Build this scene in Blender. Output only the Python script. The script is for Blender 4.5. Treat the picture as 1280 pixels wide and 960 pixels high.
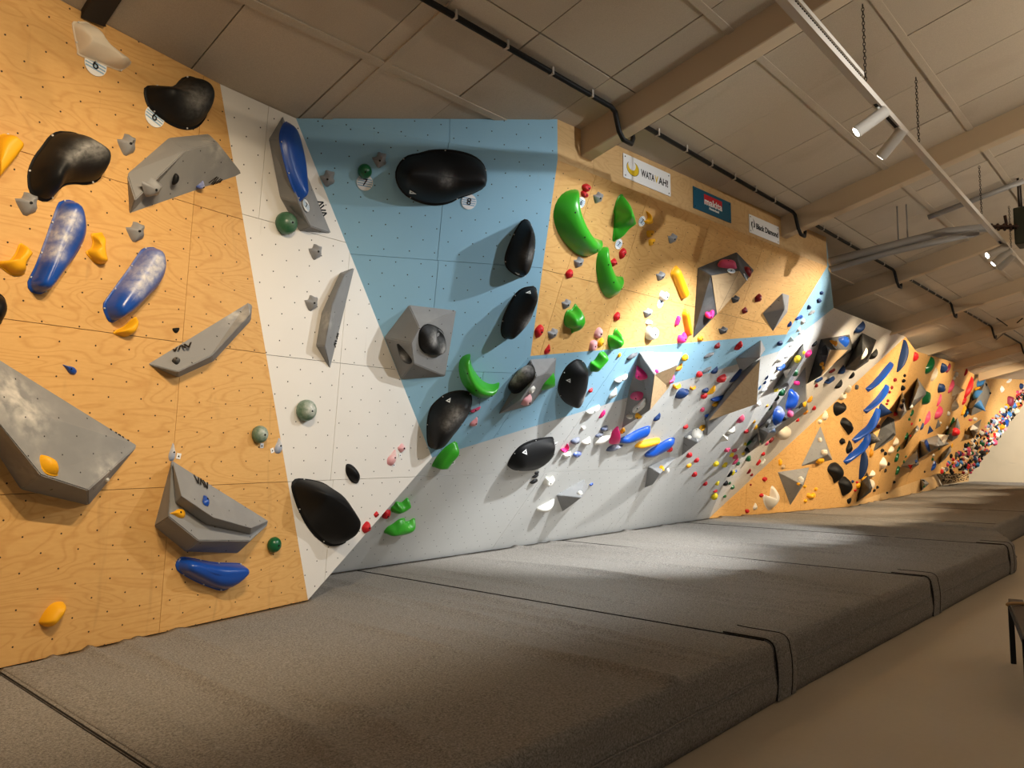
import bpy, bmesh, math, random
from math import sin, cos, tan, pi, radians, atan, atan2, sqrt, hypot
from mathutils import Vector as V, Matrix as M
from mathutils.bvhtree import BVHTree
for o in list(bpy.data.objects): bpy.data.objects.remove(o)
SC = bpy.context.scene; COL = SC.collection
random.seed(7)

# ---------------------------------------------------------------- camera (27 mm equivalent, 1.55 m eye height, tilted up 4.9 degrees)
FPX = 960.0
PITCH = atan(82/960.0); YAW = atan2(865, 963.0); EYE = V((0, 0, 1.55))
FH = V((cos(YAW), sin(YAW), 0)); RT = V((sin(YAW), -cos(YAW), 0)); UP = V((0, 0, 1))
FW = FH*cos(PITCH) + UP*sin(PITCH); UC = UP*cos(PITCH) - FH*sin(PITCH)
cd = bpy.data.cameras.new('camera'); cd.sensor_width = 36; cd.lens = FPX/1280*36; cd.clip_end = 200
cam = bpy.data.objects.new('camera', cd); COL.objects.link(cam)
cm = M((RT, UC, -FW)).transposed().to_4x4(); cm.translation = EYE; cam.matrix_world = cm
SC.camera = cam
# ---------------------------------------------------------------- world, exposure
w = bpy.data.worlds.new('world'); SC.world = w; w.use_nodes = True
w.node_tree.nodes['Background'].inputs[0].default_value = (1, .93, .84, 1)
w.node_tree.nodes['Background'].inputs[1].default_value = 0.12
vs = SC.view_settings; vs.view_transform = 'Standard'; vs.look = 'None'; vs.gamma = 1; vs.use_curve_mapping = False
vs.exposure = 0.38
# ---------------------------------------------------------------- track spotlights (heads are built further down): lamp position, target, watts, colour, cone degrees
WARM = (1, .80, .54); NEUT = (1, .93, .82); COOL = (.93, .97, .99)
SPOTS = [
 ((1.2, 1.70, 4.05), (0.7, 5.0, 1.9), 210, WARM, 96, .8),
 ((1.6, 1.70, 4.05), (2.5, 5.2, 1.3), 190, WARM, 80, .8),
 ((6.05, 1.68, 4.02), (4.4, 5.2, 1.4), 210, COOL, 78, .8),
 ((6.55, 1.68, 4.02), (7.7, 5.8, 0.5), 1250, COOL, 58, .8),
 ((11.2, 1.72, 4.02), (9.3, 4.4, 2.5), 430, NEUT, 56, .7),
 ((11.5, 1.72, 4.02), (10.2, 5.7, 0.5), 780, COOL, 56, .6),
 ((11.8, 1.72, 4.02), (14.4, 6.0, 0.7), 760, WARM, 58, .5),
 ((16.3, 1.74, 4.02), (16.6, 5.6, 1.4), 560, WARM, 66, .5),
 ((16.7, 1.74, 4.02), (19.5, 5.3, 2.0), 760, WARM, 62, .5),
 ((21.5, 1.76, 4.02), (23.0, 5.4, 1.8), 600, WARM, 66, .5),
 ((26.5, 1.78, 4.02), (28.0, 5.5, 2.0), 560, WARM, 70, .5),
 ((27.5, 1.78, 4.02), (32.9, 4.3, 1.4), 1500, NEUT, 70, .8),
 ((2.0, -1.7, 4.55), (1.8, 5.1, 1.6), 180, WARM, 60, 1),  # from here on: fill spots added on an unseen second track
 ((5.5, -1.7, 4.55), (5.4, 5.3, 1.7), 520, COOL, 58, 1),
 ((10.0, -1.7, 4.55), (8.4, 5.8, 0.9), 420, COOL, 48, 1),
 ((14.5, -1.7, 4.55), (14.5, 5.9, 1.2), 260, WARM, 56, 1),
]
# added fill uplights, out of frame (built further down): x positions, watts each
PEND = [6, 10, 14, 19, 24, 29]; FILLW = 420
# ---------------------------------------------------------------- measuring helpers: a sight line through a point of the photograph, met with a known plane
def ray(x, y): return FW*FPX + RT*(x-640) - UC*(y-480)
def plane3(a, b, c, n_to=EYE):
    n = (b-a).cross(c-a).normalized()
    if n.dot(n_to-a) < 0: n = -n
    return (n, n.dot(a))
def hit(pl, x, y, off=0):
    n, d = pl; r = ray(x, y); return EYE + r*((d+off-n.dot(EYE))/n.dot(r))
def zdepth(p): return (p-EYE).dot(FW)
def pix(p):
    v = p-EYE; z = v.dot(FW); return (640+FPX*v.dot(RT)/z, 480-FPX*v.dot(UC)/z)
MT = .37
MATP = (UP, MT); FLOORP = (UP, 0.0)
# ---------------------------------------------------------------- materials
MATS = {}
def lin(c):
    def f(u):
        u /= 255.0
        return u/12.92 if u <= .04045 else ((u+.055)/1.055)**2.4
    return (f(c[0]), f(c[1]), f(c[2]), 1)
class NT:
    def __init__(s, name, rough=.6, spec=.3):
        m = bpy.data.materials.new(name); m.use_nodes = True; s.m = m; s.t = m.node_tree; s.b = s.t.nodes['Principled BSDF']
        s.b.inputs['Roughness'].default_value = rough; s.b.inputs['Specular IOR Level'].default_value = spec
    def n(s, typ, **kw):
        nd = s.t.nodes.new(typ)
        for k, v in kw.items():
            if k.startswith('i_'):
                key = k[2:]; nd.inputs[int(key) if key.isdigit() else key.replace('_', ' ')].default_value = v
            else: setattr(nd, k, v)
        return nd
    def l(s, a, b): s.t.links.new(a, b)
    def math(s, op, a, b=None, c=None):
        nd = s.t.nodes.new('ShaderNodeMath'); nd.operation = op
        for i, q in enumerate((a, b, c)):
            if q is None: continue
            if isinstance(q, (int, float)): nd.inputs[i].default_value = q
            else: s.l(q, nd.inputs[i])
        return nd.outputs[0]
    def mix(s, fac, a, b):
        nd = s.t.nodes.new('ShaderNodeMix'); nd.data_type = 'RGBA'
        for i, q in ((0, fac), (6, a), (7, b)):
            if isinstance(q, (int, float, tuple)): nd.inputs[i].default_value = q
            else: s.l(q, nd.inputs[i])
        return nd.outputs[2]
    def obj(s, scale=(1, 1, 1)):
        tc = s.n('ShaderNodeTexCoord'); mp = s.n('ShaderNodeMapping'); mp.inputs['Scale'].default_value = scale
        s.l(tc.outputs['Object'], mp.inputs['Vector']); return mp.outputs[0]
    def noise(s, vec, scale, det=3, dist=0):
        nd = s.n('ShaderNodeTexNoise'); nd.inputs['Scale'].default_value = scale; nd.inputs['Detail'].default_value = det; nd.inputs['Distortion'].default_value = dist
        s.l(vec, nd.inputs['Vector']); return nd.outputs['Fac']
    def ramp(s, fac, p0, p1, c0=(0, 0, 0, 1), c1=(1, 1, 1, 1)):
        nd = s.n('ShaderNodeValToRGB'); nd.color_ramp.elements[0].position = p0; nd.color_ramp.elements[1].position = p1
        nd.color_ramp.elements[0].color = c0; nd.color_ramp.elements[1].color = c1
        s.l(fac, nd.inputs[0]); return nd.outputs[0]
    def bump(s, h, strength=.3, dist=.01):
        nd = s.n('ShaderNodeBump'); nd.inputs['Strength'].default_value = strength; nd.inputs['Distance'].default_value = dist
        s.l(h, nd.inputs['Height']); s.l(nd.outputs[0], s.b.inputs['Normal'])
def tnut(N, vec, rad=.0052):
    """T-nut holes: staggered .21 x .20 m lattice in the panel's own plane."""
    sp = N.n('ShaderNodeSeparateXYZ'); N.l(vec, sp.inputs[0])
    ds = []
    for ox, oy in ((0, 0), (.105, .1)):
        fx = N.math('SUBTRACT', N.math('FRACT', N.math('DIVIDE', N.math('ADD', sp.outputs[0], ox+20), .21)), .5)
        fy = N.math('SUBTRACT', N.math('FRACT', N.math('DIVIDE', N.math('ADD', sp.outputs[1], oy+20), .2)), .5)
        fx = N.math('MULTIPLY', fx, .21); fy = N.math('MULTIPLY', fy, .2)
        ds.append(N.math('SQRT', N.math('ADD', N.math('MULTIPLY', fx, fx), N.math('MULTIPLY', fy, fy))))
    return N.math('LESS_THAN', N.math('MINIMUM', *ds), rad)
def plywood(name, c0, c1, dots=True, scuff=.25, rough=.55):
    N = NT(name, rough, .25); o = N.obj()
    oi = N.n('ShaderNodeObjectInfo')
    va = N.n('ShaderNodeVectorMath', operation='ADD'); N.l(o, va.inputs[0]); cr = N.n('ShaderNodeCombineXYZ')
    N.l(N.math('MULTIPLY', oi.outputs['Random'], 7.0), cr.inputs[2]); N.l(cr.outputs[0], va.inputs[1])
    mp = N.n('ShaderNodeMapping'); mp.inputs['Scale'].default_value = (.42, 1.5, 1); N.l(va.outputs[0], mp.inputs['Vector'])
    n1 = N.noise(mp.outputs[0], 2.2, 2, .9)
    bands = N.math('FRACT', N.math('MULTIPLY', n1, 16.0))
    bands = N.math('ABSOLUTE', N.math('SUBTRACT', bands, .5))
    fine = N.noise(mp.outputs[0], 40, 3)
    g = N.math('ADD', N.math('MULTIPLY', N.ramp(bands, .0, .22), .38), N.math('MULTIPLY', fine, .6))
    big = N.noise(o, .9, 2)
    c = N.mix(N.math('MULTIPLY', g, 1.0), c0, c1)
    bright = N.n('ShaderNodeHueSaturation'); N.l(c, bright.inputs['Color'])
    N.l(N.math('ADD', .84, N.math('ADD', N.math('MULTIPLY', big, .18), N.math('MULTIPLY', oi.outputs['Random'], .12))), bright.inputs['Value'])
    c = bright.outputs[0]
    if scuff:
        mp2 = N.n('ShaderNodeMapping'); mp2.inputs['Rotation'].default_value = (0, 0, .9); mp2.inputs['Scale'].default_value = (2.2, .35, 1); N.l(o, mp2.inputs['Vector'])
        sc = N.ramp(N.noise(mp2.outputs[0], 3.0, 6, 1.0), .62, .76)
        c = N.mix(N.math('MULTIPLY', sc, scuff), c, lin((96, 72, 50)))
    if dots: c = N.mix(tnut(N, o), c, (.035, .022, .012, 1))
    N.l(c, N.b.inputs['Base Color']); N.bump(fine, .04, .002)
    return N.m
def painted(name, col, dots=True, dirt=.12, rough=.6):
    N = NT(name, rough, .25); o = N.obj()
    d = N.noise(o, 2.0, 5, .4); f = N.noise(o, 60, 2)
    c = N.mix(N.math('MULTIPLY', N.ramp(d, .45, .75), dirt), col, (col[0]*.72, col[1]*.7, col[2]*.66, 1))
    mp = N.n('ShaderNodeMapping'); mp.inputs['Rotation'].default_value = (0, 0, -.6); mp.inputs['Scale'].default_value = (3, .4, 1); N.l(o, mp.inputs['Vector'])
    c = N.mix(N.math('MULTIPLY', N.ramp(N.noise(mp.outputs[0], 4, 5, .6), .68, .78), dirt*1.3), c, lin((120, 112, 104)))
    if dots: c = N.mix(tnut(N, o), c, (.03, .028, .026, 1))
    N.l(c, N.b.inputs['Base Color']); N.bump(f, .06, .002)
    return N.m
def volmat(name, col, rough=.75):
    N = NT(name, rough, .2); o = N.obj()
    d = N.noise(o, 5, 5, .3); f = N.noise(o, 120, 2)
    c = N.mix(N.math('MULTIPLY', N.ramp(d, .5, .8), .14), col, lin((205, 203, 198)))
    at = N.n('ShaderNodeAttribute', attribute_name='chalk')
    cl = N.math('MULTIPLY', at.outputs['Fac'], N.ramp(N.noise(o, 16, 6, .15), .36, .68))
    c = N.mix(cl, c, lin((228, 222, 212)))
    c = N.mix(tnut(N, o, .0042), c, (.03, .03, .03, 1))
    N.l(c, N.b.inputs['Base Color']); N.bump(f, .12, .002)
    return N.m
def plastic(name, col, rough=.42, spec=.4, chalk=True):
    N = NT(name, rough, spec); o = N.obj()
    c = col
    f = N.noise(o, 9, 4)
    c = N.mix(N.math('MULTIPLY', N.ramp(f, .42, .8), .22), col, (col[0]*.75, col[1]*.75, col[2]*.75, 1))
    if chalk:
        at = N.n('ShaderNodeAttribute', attribute_name='chalk')
        cl = N.math('MULTIPLY', at.outputs['Fac'], N.ramp(N.noise(o, 34, 6, .3), .12, .78))
        c = N.mix(cl, c, lin((232, 228, 222)))
        r = N.math('ADD', rough, N.math('MULTIPLY', cl, .4)); N.l(r, N.b.inputs['Roughness'])
    N.l(c, N.b.inputs['Base Color']); N.bump(N.noise(o, 150, 2), .05, .001)
    return N.m
def simple(name, col, rough=.5, metal=0, spec=.3, var=.12, sc=8):
    N = NT(name, rough, spec); N.b.inputs['Metallic'].default_value = metal
    f = N.noise(N.obj(), sc, 4)
    N.l(N.mix(N.math('MULTIPLY', f, var*2), col, (col[0]*.7, col[1]*.7, col[2]*.7, 1)), N.b.inputs['Base Color'])
    return N.m
MATS['ply'] = plywood('birch_plywood', lin((198, 146, 82)), lin((224, 178, 112)))
MATS['ply_plain'] = plywood('birch_plywood_without_holes', lin((190, 150, 98)), lin((214, 178, 126)), dots=False, scuff=.1)
MATS['ply_face'] = plywood('raw_plywood_face', lin((170, 140, 104)), lin((196, 168, 130)), dots=False, scuff=.1)
MATS['wwhite'] = painted('white_paint', lin((226, 221, 213)))
MATS['wblue'] = painted('light_blue_paint', lin((146, 190, 214)), dirt=.1)
MATS['wgrey'] = painted('pale_grey_paint', lin((206, 206, 203)), dirt=.1)
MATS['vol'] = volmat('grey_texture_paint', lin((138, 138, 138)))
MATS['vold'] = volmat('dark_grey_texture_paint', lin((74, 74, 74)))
HC = dict(black=(15, 15, 16), blue=(22, 74, 164), navy=(22, 50, 96), sky=(62, 132, 206), yellow=(244, 176, 26), lemon=(240, 214, 40), green=(58, 168, 40), dgreen=(10, 88, 48), red=(200, 28, 36), dred=(130, 18, 26), maroon=(128, 36, 58), pink=(238, 44, 122), rose=(206, 74, 108), white=(232, 228, 218), ivory=(232, 218, 196), grey=(140, 140, 141), dgrey=(86, 86, 88), orange=(226, 150, 24), tan=(196, 168, 130), bluegrey=(140, 158, 190), blush=(226, 150, 156))
for k, c in HC.items(): MATS[k] = plastic(k+'_resin', lin(c), *((.55, .25) if k == 'black' else (.3, .5) if k in ('green', 'blue', 'dgreen') else (.5, .35)))
MATS['metal'] = simple('zinc_bolt', lin((150, 148, 145)), .35, .8)
MATS['hole'] = simple('dark_bolt_recess', lin((22, 20, 19)), .7)
MATS['screw'] = simple('pale_screw_head', lin((206, 204, 200)), .4, .3)
MATS['card'] = simple('white_card', lin((236, 236, 236)), .6, var=.04)
MATS['cardblue'] = simple('pale_blue_print', lin((150, 182, 208)), .6, var=.03)
MATS['ink'] = simple('black_print', lin((18, 18, 20)), .6, var=.03)
MATS['logo_white'] = simple('white_print', lin((235, 235, 232)), .6, var=.03)
MATS['logo_yellow'] = simple('yellow_print', lin((226, 190, 30)), .6, var=.03)
MATS['teal'] = simple('teal_print', lin((0, 84, 112)), .5, var=.05)
MATS['signred'] = simple('red_print', lin((196, 26, 40)), .5, var=.03)
MATS['steel_white'] = simple('white_powder_coat', lin((196, 186, 172)), .45, 0, .35, .06)
MATS['steel_black'] = simple('black_powder_coat', lin((20, 20, 21)), .5, 0, .3, .06)
MATS['rubber'] = simple('black_cable', lin((24, 23, 22)), .55, 0, .3, .06)
MATS['chain'] = simple('dark_chain', lin((60, 52, 44)), .45, .6)
MATS['pipe'] = simple('grey_pipe_paint', lin((150, 148, 146)), .45, .1, .35, .08)
MATS['rust'] = simple('brown_rusty_steel', lin((64, 44, 34)), .7, .2)
MATS['hoist'] = simple('dark_green_enamel', lin((52, 54, 42)), .5)
MATS['slat'] = plywood('dark_stained_slat', lin((70, 60, 50)), lin((92, 80, 68)), dots=False, scuff=0)
MATS['rope'] = simple('tan_cord', lin((190, 150, 100)), .8, sc=60)
MATS['farwall'] = painted('cream_plaster', lin((216, 200, 172)), dots=False, dirt=.2)
def mk_ceiling():
    N = NT('fibre_ceiling_board', .9, .1); o = N.obj()
    oi = N.n('ShaderNodeObjectInfo')
    f = N.noise(o, 140, 3); d = N.noise(o, 1.6, 5, .5)
    c = N.mix(f, lin((176, 164, 147)), lin((208, 196, 178)))
    c = N.mix(N.math('MULTIPLY', N.ramp(d, .55, .8), .3), c, lin((150, 135, 116)))
    h = N.n('ShaderNodeHueSaturation'); N.l(c, h.inputs['Color']); N.l(N.math('ADD', .93, N.math('MULTIPLY', oi.outputs['Random'], .14)), h.inputs['Value'])
    N.l(h.outputs[0], N.b.inputs['Base Color']); N.bump(f, .3, .004); return N.m
MATS['ceil'] = mk_ceiling()
MATS['ceildark'] = simple('dark_ceiling_void', lin((58, 50, 42)), .95)
MATS['beam'] = simple('cream_painted_beam', lin((204, 184, 156)), .6, 0, .2, .06, 3)
def mk_felt():
    N = NT('grey_felt_carpet', .97, .08); o = N.obj()
    f = N.noise(o, 420, 3); g = N.noise(o, 95, 3, .3); d = N.noise(o, 1.3, 4, .3)
    k = N.math('ADD', N.math('MULTIPLY', f, .6), N.math('MULTIPLY', g, .4))
    c = N.mix(N.ramp(k, .34, .66), lin((60, 56, 51)), lin((184, 178, 170)))
    c = N.mix(N.math('MULTIPLY', d, .25), c, lin((120, 113, 104)))
    N.l(c, N.b.inputs['Base Color']); N.bump(k, .35, .004); return N.m
MATS['felt'] = mk_felt()
MATS['seam'] = simple('dark_felt_seam', lin((44, 40, 37)), .95)
def mk_floor():
    N = NT('polished_screed', .55, .25); o = N.obj()
    d = N.noise(o, 1.1, 6, .4); f = N.noise(o, 30, 3)
    c = N.mix(d, lin((188, 174, 152)), lin((210, 198, 178)))
    c = N.mix(N.math('MULTIPLY', f, .15), c, lin((150, 134, 114)))
    N.l(c, N.b.inputs['Base Color']); N.l(N.math('ADD', .42, N.math('MULTIPLY', d, .3)), N.b.inputs['Roughness']); return N.m
MATS['floor'] = mk_floor()
def mk_glow(name, col, s):
    N = NT(name); N.b.inputs['Emission Color'].default_value = col; N.b.inputs['Emission Strength'].default_value = s
    N.b.inputs['Base Color'].default_value = (1, 1, 1, 1); return N.m
MATS['lens'] = mk_glow('lit_lamp_lens', (1, .96, .88, 1), 12)
MATS['exitglow'] = mk_glow('lit_green_sign', (.3, .95, .75, 1), 2.5)
# ---------------------------------------------------------------- object helpers
def mesh_obj(name, verts, faces, mat, parent=None, mw=None, smooth=False):
    me = bpy.data.meshes.new(name); me.from_pydata([tuple(v) for v in verts], [], faces); me.update()
    bm = bmesh.new(); bm.from_mesh(me); bmesh.ops.recalc_face_normals(bm, faces=bm.faces); bm.to_mesh(me); bm.free()
    return link(name, me, mat, parent, mw, smooth)
def link(name, me, mat, parent=None, mw=None, smooth=False):
    if mat: me.materials.append(MATS[mat] if isinstance(mat, str) else mat)
    if smooth:
        for p in me.polygons: p.use_smooth = True
    o = bpy.data.objects.new(name, me); COL.objects.link(o)
    put(o, parent, mw); return o
def put(o, parent, mw):
    """mw is a world matrix; a child keeps it relative to its parent."""
    if parent:
        o.parent = parent
        o.matrix_parent_inverse = M()
        o.matrix_basis = (wm(parent).inverted() @ mw) if mw is not None else M()
    elif mw is not None: o.matrix_basis = mw
def wm(o): return (wm(o.parent) @ o.matrix_basis) if o.parent else o.matrix_basis.copy()
def frame(org, n, up=UP):
    n = n.normalized(); u = up.cross(n)
    if u.length < 1e-4: u = V((1, 0, 0))
    u.normalize(); v = n.cross(u)
    m = M((u, v, n)).transposed().to_4x4(); m.translation = org; return m
def empty(name, mw):
    o = bpy.data.objects.new(name, None); COL.objects.link(o); o.matrix_basis = mw; o.empty_display_size = .1; return o
def tag(o, label, cat, group=None, kind=None):
    if label: o['label'] = label
    if cat: o['category'] = cat
    if group: o['group'] = group
    if kind: o['kind'] = kind
    return o
def box_geo(x0, x1, y0, y1, z0, z1):
    v = [(x, y, z) for x in (x0, x1) for y in (y0, y1) for z in (z0, z1)]
    return v, [(0, 1, 3, 2), (4, 6, 7, 5), (0, 4, 5, 1), (2, 3, 7, 6), (0, 2, 6, 4), (1, 5, 7, 3)]
def box(name, x0, x1, y0, y1, z0, z1, mat, parent=None, mw=None, bev=0):
    v, f = box_geo(x0, x1, y0, y1, z0, z1); o = mesh_obj(name, v, f, mat, parent, mw)
    if bev: bevel(o.data, bev)
    return o
def bevel(me, wd, seg=2):
    bm = bmesh.new(); bm.from_mesh(me)
    bmesh.ops.bevel(bm, geom=list(bm.edges), offset=wd, segments=seg, affect='EDGES', profile=.5, clamp_overlap=True)
    bm.to_mesh(me); bm.free()
def tube_geo(pts, r, k=8, cap=True):
    pts = [V(p) for p in pts]; vs = []; fs = []
    rr = r if isinstance(r, (list, tuple)) else [r]*len(pts)
    pu = None
    for i, p in enumerate(pts):
        t = (pts[min(i+1, len(pts)-1)]-pts[max(i-1, 0)]).normalized()
        if pu is None: pu = t.orthogonal().normalized()
        pu = (pu - t*pu.dot(t)).normalized(); pv = t.cross(pu)
        for j in range(k): a = 2*pi*j/k; vs.append(p+(pu*cos(a)+pv*sin(a))*rr[i])
    for i in range(len(pts)-1):
        for j in range(k): fs.append((i*k+j, i*k+(j+1) % k, (i+1)*k+(j+1) % k, (i+1)*k+j))
    if cap: fs.append(tuple(range(k))[::-1]); fs.append(tuple((len(pts)-1)*k+j for j in range(k)))
    return vs, fs
def tube(name, pts, r, mat, parent=None, mw=None, k=8, smooth=True):
    v, f = tube_geo(pts, r, k); return mesh_obj(name, v, f, mat, parent, mw, smooth)
def merge_geo(lst):
    vs = []; fs = []
    for v, f in lst:
        o = len(vs); vs += [tuple(q) for q in v]; fs += [tuple(i+o for i in g) for g in f]
    return vs, fs
def text(s, size, mat, parent, mw, name='lettering', sx=1, fit=None, extrude=.001, bold=0, align='CENTER'):
    c = bpy.data.curves.new(name, 'FONT'); c.body = s; c.size = size; c.align_x = align; c.align_y = 'CENTER'; c.extrude = extrude; c.offset = bold; c.resolution_u = 3
    t = bpy.data.objects.new(name, c); COL.objects.link(t)
    dg = bpy.context.evaluated_depsgraph_get(); me = bpy.data.meshes.new_from_object(t.evaluated_get(dg))
    bpy.data.objects.remove(t); bpy.data.curves.remove(c)
    if fit:
        xs = [v.co.x for v in me.vertices]; sx = fit/(max(xs)-min(xs))
    for v in me.vertices: v.co.x *= sx
    me.materials.clear(); me.name = name
    return link(name, me, mat, parent, mw)
# ---------------------------------------------------------------- the place: corner points of the wall, from measured lines
a0 = hit(MATP, 0, 835); a1 = hit(MATP, 385, 750)
dA = (a1-a0).normalized(); nA = V((-dA.y, dA.x, 0))
PA = plane3(a0, a1, a0+UP-nA*tan(radians(4)))
AT = hit(PA, 275, 105)
nC = V((0, .255, 1)).normalized(); CE = (nC, nC.dot(AT))
def zc(y): return (CE[1]-nC.y*y)/nC.z
c1 = hit(MATP, 419, 716); s0 = hit(MATP, 886, 648)
dC = (s0-c1).normalized(); nCi = V((-dC.y, dC.x, 0))
PC = plane3(c1, s0, c1+UP-nCi*tan(radians(41.5)))
c0 = c1-dC*.42
V2 = hit(PC, 540, 572); V4 = hit(PC, 663, 445); V5 = hit(PC, 983, 418)
PB = plane3(AT, a1, V2); V1 = hit(PB, 370, 148)
PE = plane3(V1, V2, V4); hP = hit(PE, 697, 200)
PD = plane3(hP, V4, V5); hQ = hit(PD, 1034, 333)
PH = plane3(hP, hQ, hP+UP)
TL = V((hP.x, hP.y, zc(hP.y))); TR = V((hQ.x, hQ.y, zc(hQ.y)))
S3 = hit(CE, 1132, 421); Q = hit(PC, 974, 439)
PS1 = PS2 = plane3(V5, s0, S3); S2 = hit(PS1, 1042, 385)
g1 = hit(MATP, 1064, 633); PG = plane3(s0, g1, S3); H1 = hit(PG, 1145, 439)
g3 = hit(MATP, 1162, 613); pt1 = g1+UP*.05; pt3 = g3+UP*.40
PHH = plane3(H1, pt1, pt3); H2 = hit(PHH, 1228, 463); H2b = hit(PHH, 1172, 592)
H3 = hit(CE, 1290, 475); PK = plane3(H2, H2b, H3)
K1 = hit(PK, 1290, 492); K2 = hit(PK, 1213, 592)
XF = 33.0
# ================================================================ STRUCTURE
CASTV = []; CASTF = []; CASTN = []      # everything a hold may be screwed to
def cast_add(pts, owner):
    o = len(CASTV); CASTV.extend([p.copy() for p in pts])
    for i in range(1, len(pts)-1): CASTF.append((o, o+i, o+i+1)); CASTN.append(owner)
def clip(poly, axis, val, keep_less):
    out = []
    for i in range(len(poly)):
        p, q = poly[i], poly[(i+1) % len(poly)]
        ip = (p[axis] <= val) if keep_less else (p[axis] >= val); iq = (q[axis] <= val) if keep_less else (q[axis] >= val)
        if ip: out.append(p)
        if ip != iq:
            t = (val-p[axis])/(q[axis]-p[axis]); out.append((p[0]+(q[0]-p[0])*t, p[1]+(q[1]-p[1])*t))
    return out
def area2(p): return .5*sum(p[i][0]*p[(i+1) % len(p)][1]-p[(i+1) % len(p)][0]*p[i][1] for i in range(len(p)))
def prism(poly, z0, z1):
    n = len(poly); v = [(x, y, z1) for x, y in poly]+[(x, y, z0) for x, y in poly]
    f = [tuple(range(n)), tuple(range(2*n-1, n-1, -1))]+[(i, i+n, (i+1) % n+n, (i+1) % n) for i in range(n)]
    return v, f
WALLS = {}
def facet(name, pl, pts, mat, vrow=(), ucol=(), desc='', org=None):
    """A wall facet: a stud backing that parents its sheets, each sheet a panel of its own."""
    n = pl[0]; m = frame(org or pts[0], n); mi = m.inverted()
    loc = [mi @ p for p in pts]; poly = [(p.x, p.y) for p in loc]
    if area2(poly) < 0: poly = poly[::-1]
    bk = prism(poly, -.05, -.02)
    wall = mesh_obj(name, bk[0], bk[1], 'ceildark', None, m); tag(wall, desc+' of the climbing wall, built of sheet panels', None, None, 'structure')
    vl = [-99]+sorted((mi @ hit(pl, *q)).y if isinstance(q, tuple) else q for q in vrow)+[99]
    if ucol and isinstance(ucol[0], tuple): ucol = [ucol]*(len(vl)-1)
    if not ucol: ucol = [[]]*(len(vl)-1)
    for r in range(len(vl)-1):
        us = [-99]+sorted((mi @ hit(pl, *q)).x if isinstance(q, tuple) else q for q in ucol[r % len(ucol)])+[99]
        for k in range(len(us)-1):
            g = .0018
            c = poly
            for ax, val, less in ((1, vl[r]+g, False), (1, vl[r+1]-g, True), (0, us[k]+g, False), (0, us[k+1]-g, True)):
                c = clip(c, ax, val, less) if c else c
            if len(c) < 3 or abs(area2(c)) < .004: continue
            v, f = prism(c, -.019, 0); mesh_obj('panel', v, f, mat, wall, m)
    cast_add(pts, desc); WALLS[name] = (pl, m); return wall
def sheet3(name, tris, mat, desc, org, n):
    m = frame(org, n); mi = m.inverted(); vs = []; fs = []
    for t in tris:
        o = len(vs); vs += [mi @ p for p in t]; fs.append((o, o+1, o+2))
    wall = mesh_obj(name, [v-V((0, 0, .03)) for v in vs], fs, 'ceildark', None, m); tag(wall, desc+' of the climbing wall, built of sheet panels', None, None, 'structure')
    p = mesh_obj('panel', vs, fs, mat, wall, m)
    for t in tris: cast_add(t, desc)
    return wall
# left plywood and white strip
e75 = hit(PA, 75, 0); tdir = e75-AT
aL = a0-dA*2.6; ATL = AT+tdir*(-(dA.dot(AT-aL))/dA.dot(tdir))
WL = facet('wall_left_plywood', PA, [aL, a1, AT, ATL], 'ply', [(240, 255), (228, 428), (208, 609)], [(228, 428)], 'left plywood wall', a0)
WB = facet('wall_left_white', PB, [a1, V2, V1, AT], 'wwhite', [(330, 275), (330, 443), (440, 599)], [[(408, 700)], [(420, 520)], [(430, 400)], [(330, 200)]], 'white strip')
WE = facet('wall_blue', PE, [V2, V4, hP, V1], 'wblue', [(500, 462), (555, 326)], [[(600, 500)], [(541, 400)], [(549, 300)]], 'blue overhang')
# blue and plywood headers up to the ceiling
PEH = plane3(V1, hP, TL)
facet('wall_blue_header', PEH, [V1, hP, TL], 'wblue', (), [(562, 170)], 'blue header')
WH = facet('wall_plywood_header', PH, [hP, hQ, TR, TL], 'ply_plain', (), [(742, 200), (812, 240), (905, 280), (1005, 310)], 'plywood header')
WD = facet('wall_upper_plywood', PD, [V4, V5, hQ, hP], 'ply', [(760, 357)], [[(686, 407), (765, 400), (850, 400), (917, 410)], [(730, 268), (808, 252), (880, 300), (953, 311)]], 'upper plywood wall')
facet('wall_blue_band', PC, [V2, Q, V5, V4], 'wblue', (), [(615, 551), (760, 470), (890, 440)], 'blue band')
facet('wall_grey_overhang', PC, [c0, s0, Q, V2], 'wgrey', [(740, 588)], [[(640, 650), (790, 630)], [(700, 560), (860, 520)]], 'grey overhang')
mesh_obj('wall_left_return', [V2, a1, c0], [(0, 1, 2)], 'wwhite')
tag(bpy.data.objects['wall_left_return'], 'return face behind the white strip', None, None, 'structure')
sheet3('wall_angled_blue', [(V5, hQ, S2), (hQ, TR, S2), (V5, S2, Q)], 'wblue', 'angled blue strip', V5, PS1[0])
facet('wall_white_overhang', PS1, [s0, S3, S2, Q], 'wwhite', (), (), 'shaded white overhang')
facet('wall_orange_plywood', PG, [s0, g1, H1, S3], 'ply', [(1000, 585)], [[(934, 600), (1000, 640)], [(1020, 520), (1080, 500)]], 'orange plywood wall')
facet('wall_far_plywood', PHH, [pt1, pt3, H2b, H2, H1], 'ply', (), [(1110, 560), (1150, 540), (1185, 520)], 'far plywood wall')
PPL = plane3(g1, g3, g1+UP)
facet('wall_far_plinth', PPL, [g1, g3, pt3, pt1], 'ply_plain', (), [(1100, 618), (1126, 612), (1142, 608)], 'plywood plinth')
g4 = hit(MATP, 1177, 607); PQ2 = plane3(g3, g4, g3+UP)
facet('wall_far_plinth_end', PQ2, [g3, g4, H2b, pt3], 'ply_plain', (), (), 'plinth end')
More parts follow.
